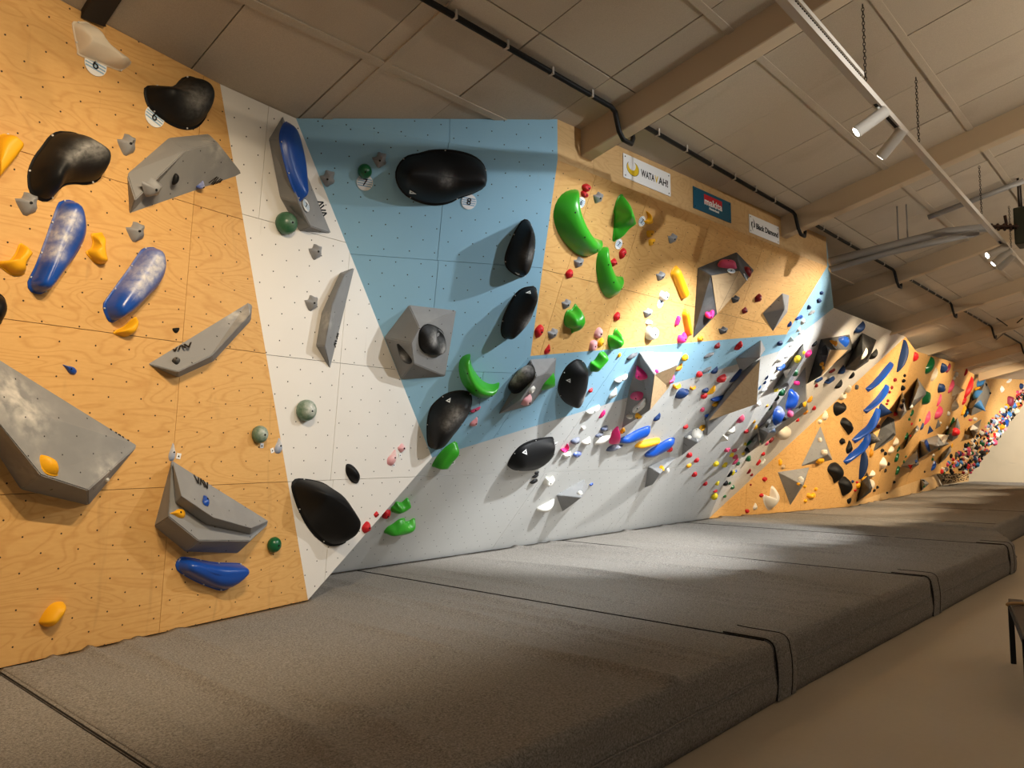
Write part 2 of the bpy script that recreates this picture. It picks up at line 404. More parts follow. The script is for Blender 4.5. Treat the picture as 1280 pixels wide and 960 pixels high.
facet('wall_spray', PK, [H2b, K2, K1, H3, H2], 'ply', (), [(1235, 500)], 'spray wall')
# shell of the hall
def slab(name, pts, mat, desc):
    o = mesh_obj(name, pts, [tuple(range(len(pts)))], mat); tag(o, desc, None, None, 'structure'); return o
XL = -4.0; YR = -7.0; YB = 7.6
slab('floor', [(XL, YR, 0), (XF, YR, 0), (XF, YB, 0), (XL, YB, 0)], 'floor', 'beige screed floor beside the crash mats')
slab('wall_far', [(XF, YR, 0), (XF, YB, 0), (XF, YB, 9), (XF, YR, 9)], 'farwall', 'cream end wall of the hall')
slab('wall_behind', [(XL, YB, 0), (XF, YB, 0), (XF, YB, 5), (XL, YB, 5)], 'farwall', 'outer wall behind the climbing panels')
# sloping ceiling: backing with boards
fr = frame(V((0, 0, zc(0))), -nC, V((0, 1, 0)))          # v runs towards the wall, n points down
fi = fr.inverted()
def cu(x, y, dz=0): return fi @ V((x, y, zc(y))) + V((0, 0, dz))
cb = [cu(x, y, -.06) for x, y in ((XL, YR), (XF, YR), (XF, YB), (XL, YB))]
ceil = mesh_obj('ceiling', cb, [(0, 1, 2, 3)], 'ceildark', None, fr); tag(ceil, 'sloping ceiling of pale fibre boards', None, None, 'structure')
CXS = [2.21+.866*k for k in range(-3, 37)]; CYS = [.79-.83*2, .79-.83, .79, 1.62, 2.45, 3.28, 4.11, 4.94, 5.77, 6.6]
rest = []
for i in range(len(CXS)-1):
    for j in range(len(CYS)-1):
        p, q = cu(CXS[i], CYS[j]), cu(CXS[i+1], CYS[j+1])
        x0, x1 = sorted((p.x, q.x)); y0, y1 = sorted((p.y, q.y)); rz = random.uniform(-.004, .004)
        v, f = box_geo(x0+.005, x1-.005, y0+.006, y1-.006, -.05, rz)
        if CXS[i] < 20.3 and 1 < j < 8: mesh_obj('ceiling_board', v, f, 'ceil', ceil, fr)
        else: rest.append((v, f))
tag(mesh_obj('ceiling_board_field', *merge_geo(rest), 'ceil', ceil, fr), None, None, None, 'stuff')
for y in (1.62, 2.45, 4.11):
    p, q = cu(XL, y-.028), cu(XF, y+.028); y0, y1 = sorted((p.y, q.y)); x0, x1 = sorted((p.x, q.x))
    box('batten', x0, x1, y0, y1, -.004, .012, 'ceil', ceil, fr)
p, q = cu(3.22, 3.3), cu(3.28, 5.5); box('batten', min(p.x, q.x), max(p.x, q.x), min(p.y, q.y), max(p.y, q.y), -.004, .014, 'ceil', ceil, fr)
# beams
BXS = [5.24, 9.0, 12.95, 16.6, 20.4, 24.2, 28.0]
BN = ['cream beam meeting the header left of the lemon sign', 'cream beam meeting the header at the diamond logo sign', 'cream beam above the shaded white overhang', 'cream beam ending above the orange plywood wall', 'cream beam over the far plywood wall', 'thin distant beam over the spray wall', 'most distant beam near the end wall']
for x, lb in zip(BXS, BN):
    ye = 3.86 if x < 10.5 else 5.2
    vs = []
    for yy in (YR+.1, ye):
        for dx, dz in ((-.075, -.24), (.075, -.24), (.075, .02), (-.075, .02)): vs.append((x+dx, yy, zc(yy)+dz))
    b = mesh_obj('ceiling_beam', vs, [(0, 1, 2, 3), (4, 7, 6, 5), (0, 4, 5, 1), (1, 5, 6, 2), (2, 6, 7, 3), (3, 7, 4, 0)], 'beam'); bevel(b.data, .008, 1)
    tag(b, lb, 'beam', 'ceiling beams')
ba, bb = hit(CE, 109, 0), hit(CE, 146, 0); yw = hit(PA, 115, 26).y-.02; vs = []
for yy in (YR+.1, yw):
    for xx, dz in ((ba.x, -.05), (bb.x, -.05), (bb.x, .02), (ba.x, .02)): vs.append((xx, yy, zc(yy)+dz))
tag(mesh_obj('ceiling_beam', vs, [(0, 1, 2, 3), (4, 7, 6, 5), (0, 4, 5, 1), (1, 5, 6, 2), (2, 6, 7, 3), (3, 7, 4, 0)], 'ceildark'), 'dark flat beam above the white winged hold', 'beam', 'ceiling beams')
# black conduit along the ceiling, looped under every beam
YC = 3.47; zc0 = zc(YC)-.035
pts = [V((2.0, YC, zc0))]
for x in BXS:
    pts += [V((x-.16, YC, zc0)), V((x-.115, YC-.01, zc0-.03)), V((x-.105, YC-.04, zc0-.2)), V((x-.06, YC-.05, zc0-.262)), V((x+.06, YC-.05, zc0-.262)), V((x+.105, YC-.04, zc0-.2)), V((x+.115, YC-.01, zc0-.03)), V((x+.16, YC, zc0))]
cond = tube('conduit', pts, .021, 'rubber', k=8); tag(cond, 'black cable conduit clipped along the ceiling above the header', 'conduit')
for k in range(36):
    x = 2.3+k*.5
    if min(abs(x-b) for b in BXS) < .25: continue
    box('clip', x-.01, x+.01, YC-.024, YC+.024, zc0-.0225, zc0+.04, 'steel_white', cond, M())
# ---------------------------------------------------------------- crash mats
def lerp_tab(tab, x):
    if x <= tab[0][0]: return tab[0][1]
    for (xa, ya), (xb, yb) in zip(tab, tab[1:]):
        if x <= xb: return ya+(yb-ya)*(x-xa)/(xb-xa)
    return tab[-1][1]
BACK = [(aL.x, aL.y), (a0.x, a0.y), (a1.x, a1.y), (c0.x+.02, c0.y), (s0.x, s0.y), (g1.x, g1.y), (g3.x, g3.y), (g4.x, g4.y), (XF, g4.y)]
FRONT = [(XL, 2.06), (4.7, 2.05), (11.75, 1.88), (13.85, 2.48), (XF, 2.75)]
def yb(x): return lerp_tab(BACK, x)-.012
def yf(x): return lerp_tab(FRONT, x)
def mat_piece(x0, x1, label, wr, far=False):
    rnd = random.Random(int(x0*100)+5)
    R = [(rnd.uniform(x0+.05, x1-.05), rnd.uniform(-.06, .10), rnd.uniform(.014, .034)*wr, rnd.uniform(.03, .07), rnd.uniform(2.2, 6.2), rnd.uniform(.5, 1.8)) for _ in range(20)]
    R2 = [(rnd.uniform(x0, x1), rnd.uniform(2.3, 3.4), rnd.uniform(.012, .024)*wr, rnd.uniform(.3, .9), rnd.uniform(.03, .06), rnd.uniform(-.4, .4)) for _ in range(8)]
    nx = max(8, int((x1-x0)/(.12 if far else .022))); vs = []; prof = [(t/44.0, None) for t in range(45)]
    def z(x, y):
        s = 0
        for xr, sl, am, wd, yc, yl in R:
            s += am*math.exp(-((x-xr-sl*(y-4))/wd)**2)*math.exp(-((y-yc)/yl)**2)
        for xr, yc, am, lx, wd, an in R2:
            dx, dy = x-xr, y-yc; u = dx*cos(an)+dy*sin(an); w_ = -dx*sin(an)+dy*cos(an); s += am*math.exp(-(u/lx)**2-(w_/wd)**2)
        e = min(x-x0, x1-x); s *= 1-math.exp(-(e/.16)**2); return MT+s-.012*math.exp(-(e/.012)**2)-.004
    cols = [x0+.003+(x1-x0-.006)*i/nx for i in range(nx+1)]
    ex = [x0+.003+.006*k for k in (1, 2, 4)]; cols = sorted(cols+ex+[x1-.003-.006*k for k in (1, 2, 4)])
    for x in cols:
        f, b = yf(x), yb(x); r = .055
        sec = []
        for t in range(46): y = b+(f+r-b)*(t/45.0); sec.append((y, z(x, y)))
        zt = z(x, f+r)
        for k in range(1, 6): a = pi/2*k/5; sec.append((f+r-r*sin(a), zt-r+r*cos(a)))
        for k in range(1, 7): t = k/6; sec.append((f-.012*sin(pi*t)+(.008*sin(2*pi*t)), (zt-r)*(1-t)+.004*t))
        vs.append([V((x, y, q)) for y, q in sec])
    ns = len(vs[0]); flat = [p for c in vs for p in c]; fs = []
    for i in range(len(vs)-1):
        for j in range(ns-1): fs.append((i*ns+j, i*ns+j+1, (i+1)*ns+j+1, (i+1)*ns+j))
    # closed sides, back and underside
    bot = len(flat)
    for x in cols: flat.append(V((x, yb(x), .004)))
    L = len(cols)-1
    fs.append(tuple(list(range(ns))+[bot])[::-1]); fs.append(tuple([L*ns+j for j in range(ns)]+[bot+L]))
    for i in range(L): fs.append((i*ns, (i+1)*ns, bot+i+1, bot+i)); fs.append((i*ns+ns-1, bot+i, bot+i+1, (i+1)*ns+ns-1))
    me = bpy.data.meshes.new('crash_mat'); me.from_pydata([tuple(p) for p in flat], [], fs); me.update()
    o = link('crash_mat', me, 'felt', smooth=True)
    for p in me.polygons:
        if len(p.vertices) > 4: p.use_smooth = False
    tag(o, label, 'mat', 'crash mats along the climbing wall')
    # welt along the front face
    pw = [V((x, yf(x)-.016, .185+.004*sin(x*9))) for x in cols if x0+.05 < x < x1-.05]
    tube('front_welt', pw, .006, 'felt', o, M(), 6)
    # flap of the joint with the next mat, wrapped over the front edge
    if not far:
        fv = []; wpos = [x0+.01, x0+.02, x0+.1, x0+.2, x0+.27, x0+.28]
        for x in wpos:
            f = yf(x); r = .06; sec = []; lift = .004 if x in (wpos[0], wpos[-1]) else .012
            for t in range(8): y = f+.34-.28*t/7; sec.append((y, z(max(x, x0+.06), y)+lift))
            zt = z(max(x, x0+.06), f+r)+lift
            for k in range(1, 6): a = pi/2*k/5; sec.append((f+r-(r+lift)*sin(a), zt-r+r*cos(a)))
            for k in range(1, 5): t = k/4; sec.append((f-lift-.012*sin(pi*t)-.004, (zt-r)*(1-t)+.006*t))
            fv.append([V((x, y, q)) for y, q in sec])
        n2 = len(fv[0]); fl = [p for c in fv for p in c]; ff = []
        for i in range(len(fv)-1):
            for j in range(n2-1): ff.append((i*n2+j, i*n2+j+1, (i+1)*n2+j+1, (i+1)*n2+j))
        fo = mesh_obj('joint_flap', fl, ff, 'felt', o, M(), True)
        tube('seam', [p+V((.0, 0, .003)) for p in fv[0]], .005, 'seam', fo, M(), 5)
        tube('stitch_line', [p+V((.0, -.002, .003)) for p in fv[3]], .003, 'seam', fo, M(), 5)
    tube('seam', [V((x0, y, MT-.004)) for y in (yf(x0)+.06, 3, 4, 5, yb(x0+.01)-.01)], .004, 'seam', o, M(), 5)
    if abs(x0-1.31) < .01:                           # cover strip laid along the joint
        ys = [yf(x0+.1)+.4+(yb(x0+.1)-.03-yf(x0+.1)-.4)*t/40 for t in range(41)]; xs = [x0+.025, x0+.03, x0+.1, x0+.18, x0+.25, x0+.255]
        sv = [V((x, y, z(max(x, x0+.05), y)+(.001 if x in (xs[0], xs[-1]) else .007))) for x in xs for y in ys]
        mesh_obj('cover_strip', sv, [(i*41+j, i*41+j+1, (i+1)*41+j+1, (i+1)*41+j) for i in range(5) for j in range(40)], 'felt', o, M(), True)
    return o
mat_piece(-3.2, 1.31, 'grey felt crash mat in the near left corner of the picture', .8)
mat_piece(1.31, 4.70, 'grey felt crash mat below the left plywood wall and white strip', 1)
mat_piece(4.70, 8.02, 'grey felt crash mat brightly lit below the left half of the grey overhang', 1)
mat_piece(8.02, 11.32, 'grey felt crash mat below the right half of the grey overhang', 1)
mat_piece(11.32, 14.4, 'grey felt crash mat with the front corner cut at an angle', 1.1)
mat_piece(14.4, 17.6, 'grey felt crash mat along the foot of the orange plywood wall', 1.2, True)
mat_piece(17.6, 21.0, 'distant grey felt crash mat before the plywood plinth', 1.6, True)
mat_piece(21.0, 25.0, 'distant grey felt crash mat before the plinth end', 1.8, True)
mat_piece(25.0, 29.0, 'distant grey felt crash mat under the spray wall', 1.8, True)
mat_piece(29.0, 32.96, 'farthest grey felt crash mat touching the cream end wall', 1.5, True)
# ================================================================ LIGHT TRACK
YT, ZT = 1.70, 4.15
def ty(x): return 1.665+(x-4)*.012
YT2, ZT2 = -1.7, 4.68  # second track, added out of frame to carry the fill spots
tr = empty('light_track', M.Translation((4, YT, ZT)))
tag(tr, 'white suspended light track running the length of the wall', 'light track')
def track_part(name, x0, x1, hw, z0, z1, mat):
    v = []
    for x in (x0, x1):
        for dy, z in ((-hw, z0), (hw, z0), (hw, z1), (-hw, z1)): v.append((x, ty(x)+dy, z))
    return mesh_obj(name, v, [(0, 1, 2, 3), (4, 7, 6, 5), (0, 4, 5, 1), (1, 5, 6, 2), (2, 6, 7, 3), (3, 7, 4, 0)], mat, tr, M())
track_part('track_profile', 0.5, 32, .028, ZT-.02, ZT+.03, 'steel_white')
track_part('cable_tray', 0.6, 5.55, .045, ZT+.03, ZT+.06, 'steel_white')
track_part('slot', 5.95, 6.6, .012, ZT-.024, ZT-.019, 'hole')
track_part('slot', 11.0, 12.1, .012, ZT-.024, ZT-.019, 'hole')
t2 = box('light_track', 0, 20, YT2-.028, YT2+.028, ZT2-.02, ZT2+.03, 'steel_white'); tag(t2, 'added second light track over the hall floor, out of frame, carrying fill spotlights', 'light track')
for x in (1, 7, 13, 19): tube('hanger_rod', [V((x, YT2, ZT2+.03)), V((x, YT2, zc(YT2)-.02))], .006, 'chain', t2, M(), 6)
perf = []
for k in range(72):
    for s in (-.03, -.01, .01, .03):
        x = 3.1+k*.034; perf.append(box_geo(x-.007, x+.007, ty(x)+s-.004, ty(x)+s+.004, ZT+.026, ZT+.0295))
tag(mesh_obj('tray_perforation', *merge_geo([(v, f) for v, f in perf]), 'hole', tr, M()), None, None, None, 'stuff')
def chain(x, y, z0, z1, lb):
    L = .034; n = int((z1-z0)/(L*.78)); geo = []
    for k in range(n):
        zc_ = z0+L*.78*(k+.5); pts = []
        for j in range(9):
            a = 2*pi*j/8; q = V((cos(a)*.009, 0, sin(a)*L/2)) if k % 2 else V((0, cos(a)*.009, sin(a)*L/2)); pts.append(q+V((x, y, zc_)))
        geo.append(tube_geo(pts, .0032, 5, False))
    o = mesh_obj('chain', *merge_geo(geo), 'chain', None, None, True); tag(o, lb, 'chain', 'chains carrying the light track'); return o
CH = [(5.74, 'dark chain to the ceiling left of the twin spotlights'), (7.22, 'dark chain to the ceiling right of the twin spotlights'), (9.95, 'dark chain halfway between the two spotlight clusters'), (11.9, 'dark chain just past the three-spotlight cluster'), (15.0, 'distant dark chain beyond the hoist box')]
for x, lb in CH: chain(x, ty(x), ZT+.03, zc(ty(x))-.02, lb)
SPN = ['white track spotlight aimed at the left plywood wall, out of frame', 'second white track spotlight near the photographer aimed at the white strip', 'lit white spotlight of the near pair, pointing left', 'white spotlight of the near pair, hanging steeply', 'glaring spotlight left in the far cluster of three', 'white spotlight in the middle of the far cluster, seen from behind', 'white spotlight right in the far cluster, lens visible', 'distant spotlight facing the orange plywood wall', 'distant spotlight facing the far plywood wall', 'distant spotlight before the plinth end', 'far spotlight facing the spray wall', 'farthest spotlight facing the cream end wall', 'spotlight on the second track aimed at the left plywood wall', 'spotlight on the second track aimed at the blue overhang', 'spotlight on the second track aimed at the grey overhang', 'spotlight on the second track aimed at the orange plywood wall']
for (p, t, wt, colr, cone, blend), lb in zip(SPOTS, SPN):
    p = V(p); t = V(t); d = (t-p).normalized(); near = p.y > 0; base = V((p.x, ty(p.x), ZT-.02)) if near else V((p.x, YT2, ZT2-.02))
    piv = base-V((0, 0, .055))
    th = empty('track_spotlight', M.Translation(base)); tag(th, lb, 'spotlight', 'spotlights on the light track')
    tube('adapter', [base+V((-.045, 0, -.008)), base+V((.045, 0, -.008))], .013, 'steel_white', th, M(), 8)
    tube('stem', [base, piv], .010, 'steel_white', th, M(), 8)
    h = tube('housing', [piv-d*.06, piv-d*.056, piv+d*.195, piv+d*.2], [.040, .046, .046, .044], 'steel_white', th, M(), 20, False)
    ln = tube('lens', [piv+d*.198, piv+d*.2025], .036, 'lens', th, M(), 20, False)
    ld = bpy.data.lights.new('spot_lamp', 'SPOT'); ld.energy = wt; ld.color = colr; ld.spot_size = radians(cone); ld.spot_blend = blend; ld.shadow_soft_size = .03
    lo = bpy.data.objects.new('spot_lamp', ld); COL.objects.link(lo); lo.parent = th
    lo.matrix_basis = M.Translation(piv+d*.215-base) @ d.to_track_quat('-Z', 'Y').to_matrix().to_4x4()
# fill lamps added out of frame over the open hall, brightening the ceiling
for k, x in enumerate(PEND):
    y, z = -4.6, 3.5
    lm = empty('added_uplight', M.Translation((x, y, z))); tag(lm, 'added out-of-frame fill uplight over the open hall floor, '+('nearest', 'second', 'third', 'fourth', 'fifth', 'farthest')[k]+' from the camera', 'lamp', 'added fill uplights')
    box('housing', x-1.2, x+1.2, y-.12, y+.12, z-.05, z+.02, 'steel_white', lm, M(), .008)
    box('diffuser', x-1.15, x+1.15, y-.1, y+.1, z+.021, z+.026, 'lens', lm, M())
    for dx in (-1, 1): tube('hanger_wire', [V((x+dx, y, z+.02)), V((x+dx, y, zc(y)-.05))], .003, 'chain', lm, M(), 5)
    ld = bpy.data.lights.new('added_uplight_lamp', 'AREA'); ld.shape = 'RECTANGLE'; ld.size = 2.3; ld.size_y = .2; ld.energy = FILLW; ld.color = (1, .86, .68)
    lo = bpy.data.objects.new('added_uplight_lamp', ld); COL.objects.link(lo); lo.parent = lm; lo.matrix_basis = M.Translation((0, 0, .035)) @ M.Rotation(pi, 4, 'X')
# ================================================================ VOLUMES, HOLDS
def spline(pts, n):
    """closed Catmull-Rom through 2-D points, n samples evenly spaced by length"""
    m = len(pts); out = []
    for i in range(m):
        p0, p1, p2, p3 = (V(pts[(i+k-1) % m]) for k in range(4))
        for s in range(6):
            t = s/6.0; out.append(.5*((2*p1)+(p2-p0)*t+(2*p0-5*p1+4*p2-p3)*t*t+(3*p1-p0-3*p2+p3)*t**3))
    L = [0]
    for i in range(len(out)): L.append(L[-1]+(out[(i+1) % len(out)]-out[i]).length)
    res = []; j = 0
    for k in range(n):
        d = L[-1]*k/n
        while L[j+1] < d: j += 1
        t = (d-L[j])/max(1e-9, L[j+1]-L[j]); res.append(out[j].lerp(out[(j+1) % len(out)], t))
    return res
def near_line(p, line):
    if len(line) == 1: return line[0]
    best = None
    for a, b in zip(line, line[1:]):
        ab = b-a; t = max(0, min(1, (p-a).dot(ab)/max(1e-12, ab.dot(ab)))); q = a+ab*t; d = (p-q).length
        if best is None or d < best[0]: best = (d, q)
    return best[1]
def dome(out2, ridge, depth, p=2.2, q=.8, rim=.0, rings=9, undercut=0, bumps=None):
    """Shell over a closed outline: rings shrink towards a ridge line while they rise."""
    n = len(out2); ts = [1.0]+([.985, .93] if rim else [])+[(.9 if rim else .97)*(1-(k/rings)**1.25) for k in range(1 if not rim else 0, rings+1)]
    vs = []; fs = []
    r0 = [near_line(o, ridge) for o in out2]
    def zz(t): return depth*max(0, 1-t**p)**q
    lay = []
    for t in ts:
        z = zz(t if not rim else min(1, t/.93))+(rim if t < .999 else 0)
        if t > .999: z = 0
        lay.append((t, z))
    if rim: lay.insert(1, (1.0, rim*.8))
    for t, z in lay:
        for o, r in zip(out2, r0):
            s = t+undercut*sin(pi*min(1, z/max(1e-6, depth)))*.5*t
            xy = r+(o-r)*s; zv = z
            if bumps and t < .95:
                for bx, by, br, am in bumps: zv += am*math.exp(-((xy.x-bx)**2+(xy.y-by)**2)/br**2)*min(1, (1-t)*4)
            vs.append(V((xy.x, xy.y, max(zv, .0))))
    L = len(lay)
    for i in range(L-1):
        for j in range(n): fs.append((i*n+j, i*n+(j+1) % n, (i+1)*n+(j+1) % n, (i+1)*n+j))
    fs.append(tuple((L-1)*n+j for j in range(n)))
    return vs, fs
def shell(name, vs, fs, mat, mw, parent=None, chalk=None, smooth=True, relax=0):
    me = bpy.data.meshes.new(name); me.from_pydata([tuple(v) for v in vs], [], fs)
    bm = bmesh.new(); bm.from_mesh(me); bmesh.ops.remove_doubles(bm, verts=bm.verts, dist=.0004)
    if relax:
        top = [v for v in bm.verts if v.co.z > relax]
        for _ in range(2): bmesh.ops.smooth_vert(bm, verts=top, factor=.5, use_axis_x=True, use_axis_y=True, use_axis_z=True)
    bmesh.ops.recalc_face_normals(bm, faces=bm.faces); bm.to_mesh(me); bm.free()
    if chalk:
        at = me.attributes.new('chalk', 'FLOAT', 'POINT')
        for i, v in enumerate(me.vertices):
            at.data[i].value = min(1, sum(c[3]*math.exp(-((v.co.x-c[0])**2+(v.co.y-c[1])**2)/c[2]**2) for c in chalk))
    return link(name, me, mat, parent, mw, smooth)
def disc(name, x, y, z, r, mat, parent, mw, h=.003, k=8):
    v, f = tube_geo([V((x, y, z-h)), V((x, y, z))], r, k); return mesh_obj(name, v, f, mat, parent, mw)
LAND = []     # (nick, px, py, object, half size px)
def cxy(pts): xs = [p[0] for p in pts]; ys = [p[1] for p in pts]; return (min(xs)+max(xs))/2, (min(ys)+max(ys))/2, (max(xs)-min(xs))/2, (max(ys)-min(ys))/2
def crop(x0, y0, s, pts): return [(x0+x/s, y0+y/s) for x, y in pts]
BV = None
def cast(x, y):
    global BV
    if BV is None: BV = BVHTree.FromPolygons([tuple(v) for v in CASTV], CASTF, all_triangles=True)
    r = ray(x, y).normalized(); loc, n, i, d = BV.ray_cast(EYE, r)
    if loc is None: raise Exception('no wall at %s %s' % (x, y))
    if n.dot(r) > 0: n = -n
    return loc, n, CASTN[i]
# ---------------------------------------------------------------- volumes: (x, y, height over the wall) corners and faces
VOLS = []
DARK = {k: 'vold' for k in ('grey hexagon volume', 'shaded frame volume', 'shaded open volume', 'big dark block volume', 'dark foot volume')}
def volume(nick, label, pl, vt, faces, mats=None, bev=.006, name='wall_volume', chalk=None, cat='volume', mat='vol'):
    P = [hit(pl, x, y, h) for x, y, h in vt]
    base = [p for p, q in zip(P, vt) if q[2] == 0]
    c = sum(base, V())/len(base); m = frame(c, pl[0]); mi = m.inverted()
    for i, p in enumerate(P):                       # corners lying on the wall are let into it a touch
        if vt[i][2] == 0: P[i] = p-pl[0]*.004
    L = [mi @ p for p in P]
    me = bpy.data.meshes.new(name); me.from_pydata([tuple(p) for p in L], [], faces); me.update()
    bm = bmesh.new(); bm.from_mesh(me); bmesh.ops.recalc_face_normals(bm, faces=bm.faces)
    if bev: bmesh.ops.bevel(bm, geom=[e for e in bm.edges if len(e.link_faces) == 2], offset=bev, segments=2, affect='EDGES', clamp_overlap=True)
    bm.to_mesh(me); bm.free()
    if chalk:
        ch = []
        for x, y, r, a in chalk:
            q = mi @ hit(pl, x, y, .1); ch.append((q.x, q.y, r*zdepth(hit(pl, x, y))/FPX, a))
        bm = bmesh.new(); bm.from_mesh(me); bmesh.ops.triangulate(bm, faces=bm.faces); bmesh.ops.subdivide_edges(bm, edges=[e for e in bm.edges if e.calc_length() > .06], cuts=7, use_grid_fill=True); bm.to_mesh(me); bm.free()
        at = me.attributes.new('chalk', 'FLOAT', 'POINT')
        for i, v in enumerate(me.vertices): at.data[i].value = min(1, sum(k[3]*math.exp(-((v.co.x-k[0])**2+(v.co.y-k[1])**2)/k[2]**2) for k in ch))
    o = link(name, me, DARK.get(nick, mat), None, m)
    tag(o, label, cat, 'volumes screwed to the climbing wall')
    for f in faces: cast_add([P[i] for i in f], nick)
    x, y, a, b = cxy(vt); LAND.append((nick, x, y, o, a, b)); o['_n'] = 0
    # plywood veneers and screws
    if mats:
        for fi_, mt in mats:
            f = faces[fi_]; pts = [L[i] for i in f]; n = (pts[1]-pts[0]).cross(pts[2]-pts[0]).normalized()
            if n.z < 0: n = -n
            ce = sum(pts, V())/len(pts); q = [ce+(p-ce)*.985+n*.004 for p in pts]
            mesh_obj('plywood_face', q, [tuple(range(len(q)))], mt, o, m)
    return o
def on_face(nick, o, x, y):
    """frame on the surface met by the sight line through (x, y)"""
    p, n, own = cast(x, y); return frame(p, n)
def logo_bars(o, x, y, ang, size=.05, mat='ink', s='/\\V/\\'):
    p, n, own = cast(x, y); m = frame(p+n*.002, n) @ M.Rotation(radians(ang), 4, 'Z')
    # three wedge letters drawn as bars
    geo = []; wd = size*.17; t = .0012
    def bar(x0, y0, x1, y1):
        d = V((x1-x0, y1-y0)).normalized(); q = V((-d.y, d.x))*wd/2
        return prism([(x0-q.x, y0-q.y), (x1-q.x, y1-q.y), (x1+q.x, y1+q.y), (x0+q.x, y0+q.y)], 0, t)
    hh = size/2; ww = size*.62; xs = [-ww*1.5, -ww*.5, ww*.5]
    for k, x_ in enumerate(xs):
        if k == 1: geo += [bar(x_, hh, x_+ww/2, -hh), bar(x_+ww/2, -hh, x_+ww, hh)]
        else: geo += [bar(x_, -hh, x_+ww/2, hh), bar(x_+ww/2, hh, x_+ww, -hh)]
    mesh_obj('logo', *merge_geo(geo), mat, o, m)
def tri_logo(o, mw, x, y, z, s, ang):
    m = mw @ M.Translation((x, y, z)) @ M.Rotation(radians(ang), 4, 'Z'); geo = []
    P = [V((-.9, -.55)), V((.9, -.55)), V((0, .95))]; Qn = [p*.42 for p in P]
    for i in range(3):
        j = (i+1) % 3; geo.append(prism([tuple(P[i]*s), tuple(P[j]*s), tuple(Qn[j]*s), tuple(Qn[i]*s)], 0, .002))
    mesh_obj('logo', *merge_geo(geo), 'logo_white', o, m)
va = volume('winged grey volume', 'grey winged volume below the black bean hold, three small holds on it', PA,
 [(159, 217, 0), (211, 172, 0), (261, 167, 0), (304, 218, 0), (162, 268, 0), (169, 250, .10), (232, 188, .16), (272, 178, .15)],
 [(0, 1, 6, 5), (1, 2, 7, 6), (2, 3, 7), (3, 4, 5, 6, 7), (4, 0, 5)], chalk=[(270, 185, 16, .5)])
vb = volume('slanted grey wedge', 'long slanted grey wedge volume crossing onto the white strip', PA,
 [(184, 455, 0), (310, 378, 0), (316, 381, 0), (314, 401, 0), (267, 452, 0), (223, 472, 0), (313, 393, .10), (264, 445, .13), (222, 465, .12)],
 [(0, 1, 2, 6, 7, 8), (2, 3, 6), (3, 4, 7, 6), (4, 5, 8, 7), (5, 0, 8)], chalk=[(303, 390, 14, .6)])
vc = volume('big left volume', 'huge grey chalky volume cut off by the left picture edge', PA,
 [(-60, 412, 0), (173, 557, 0), (111, 632, 0), (26, 612, 0), (-60, 480, 0), (110, 613, .22), (51, 594, .26), (-30, 494, .24)],
 [(1, 2, 5), (2, 3, 6, 5), (3, 4, 7, 6), (0, 1, 5, 6, 7), (4, 0, 7)], chalk=[(10, 490, 26, .8), (30, 525, 22, .7), (130, 590, 16, .7), (35, 580, 14, .4)])
vd = volume('two-tier grey volume', 'two-tier grey volume above the wide blue ledge hold', PA,
 [(215, 575, 0), (336, 652, 0), (297, 692, 0), (232, 690, 0), (193, 658, 0), (214, 582, .05), (211, 646, .20), (248, 676, .22), (312, 676, .16), (334, 658, .04)],
 [(0, 4, 6, 5), (4, 3, 7, 6), (3, 2, 8, 7), (2, 1, 9, 8), (1, 0, 5, 9), (5, 6, 7, 8, 9)])
P6 = [(hit(PA, x, y, h) if h != 'c' else cast(x, y)[0]) for x, y, h in ((216, 577, .07), (335, 651, .06), (334, 655, .05), (313, 668, 'c'), (257, 655, 'c'), (219, 628, 'c'), (227, 620, .24), (267, 647, .27), (314, 660, .21))]
m6 = wm(vd); m6i = m6.inverted()
tier = mesh_obj('upper_tier', [m6i @ p for p in P6], [(0, 6, 7, 8, 1), (0, 5, 6), (5, 4, 7, 6), (4, 3, 8, 7), (3, 2, 1, 8)], 'vol', vd, m6); bevel(tier.data, .005)
for f in [(0, 6, 7, 8, 1), (0, 5, 6), (5, 4, 7, 6), (4, 3, 8, 7)]: cast_add([P6[i] for i in f], 'two-tier grey volume')
BV = None
ve = volume('tall grey volume', 'tall grey volume under the ceiling carrying a long blue hold', PB,
 [(354, 144, 0), (336, 174, 0), (350, 247, 0), (374, 289, 0), (415, 292, 0), (353, 158, .10), (350, 176, .14), (373, 254, .17), (388, 283, .12)],
 [(0, 1, 6, 5), (1, 2, 7, 6), (2, 3, 8, 7), (3, 4, 8), (4, 0, 5, 6, 7, 8)])
vf = volume('grey sliver volume', 'narrow grey sliver volume on the white strip beside the blue overhang', PB,
 [(444, 334, 0), (425, 341, 0), (402, 391, 0), (395, 432, 0), (413, 462, 0), (430, 344, .09), (415, 381, .12), (406, 432, .12)],
 [(0, 1, 5), (1, 2, 6, 5), (2, 3, 7, 6), (3, 4, 7), (4, 0, 5, 6, 7)], chalk=[(409, 400, 12, .4)])
vg = volume('faceted grey volume', 'large faceted grey volume with two black inset cups', PE,
 [(511, 381, 0), (571, 388, 0), (557, 471, 0), (501, 475, 0), (480, 422, 0), (524, 409, .24), (514, 429, .27), (517, 454, .22)],
 [(0, 1, 5), (0, 5, 6, 4), (4, 6, 7, 3), (3, 7, 2), (1, 2, 7, 6, 5)])
vh = volume('chalky dark volume', 'dark grey volume with a chalky black hold at the wooden corner', PC,
 [(663, 449, 0), (696, 447, 0), (694, 470, 0), (664, 507, 0), (623, 518, 0), (671, 471, .17), (682, 466, .12), (650, 500, .22)],
 [(0, 1, 6, 5), (1, 2, 6), (2, 3, 7, 5, 6), (3, 4, 7), (4, 0, 5, 7)])
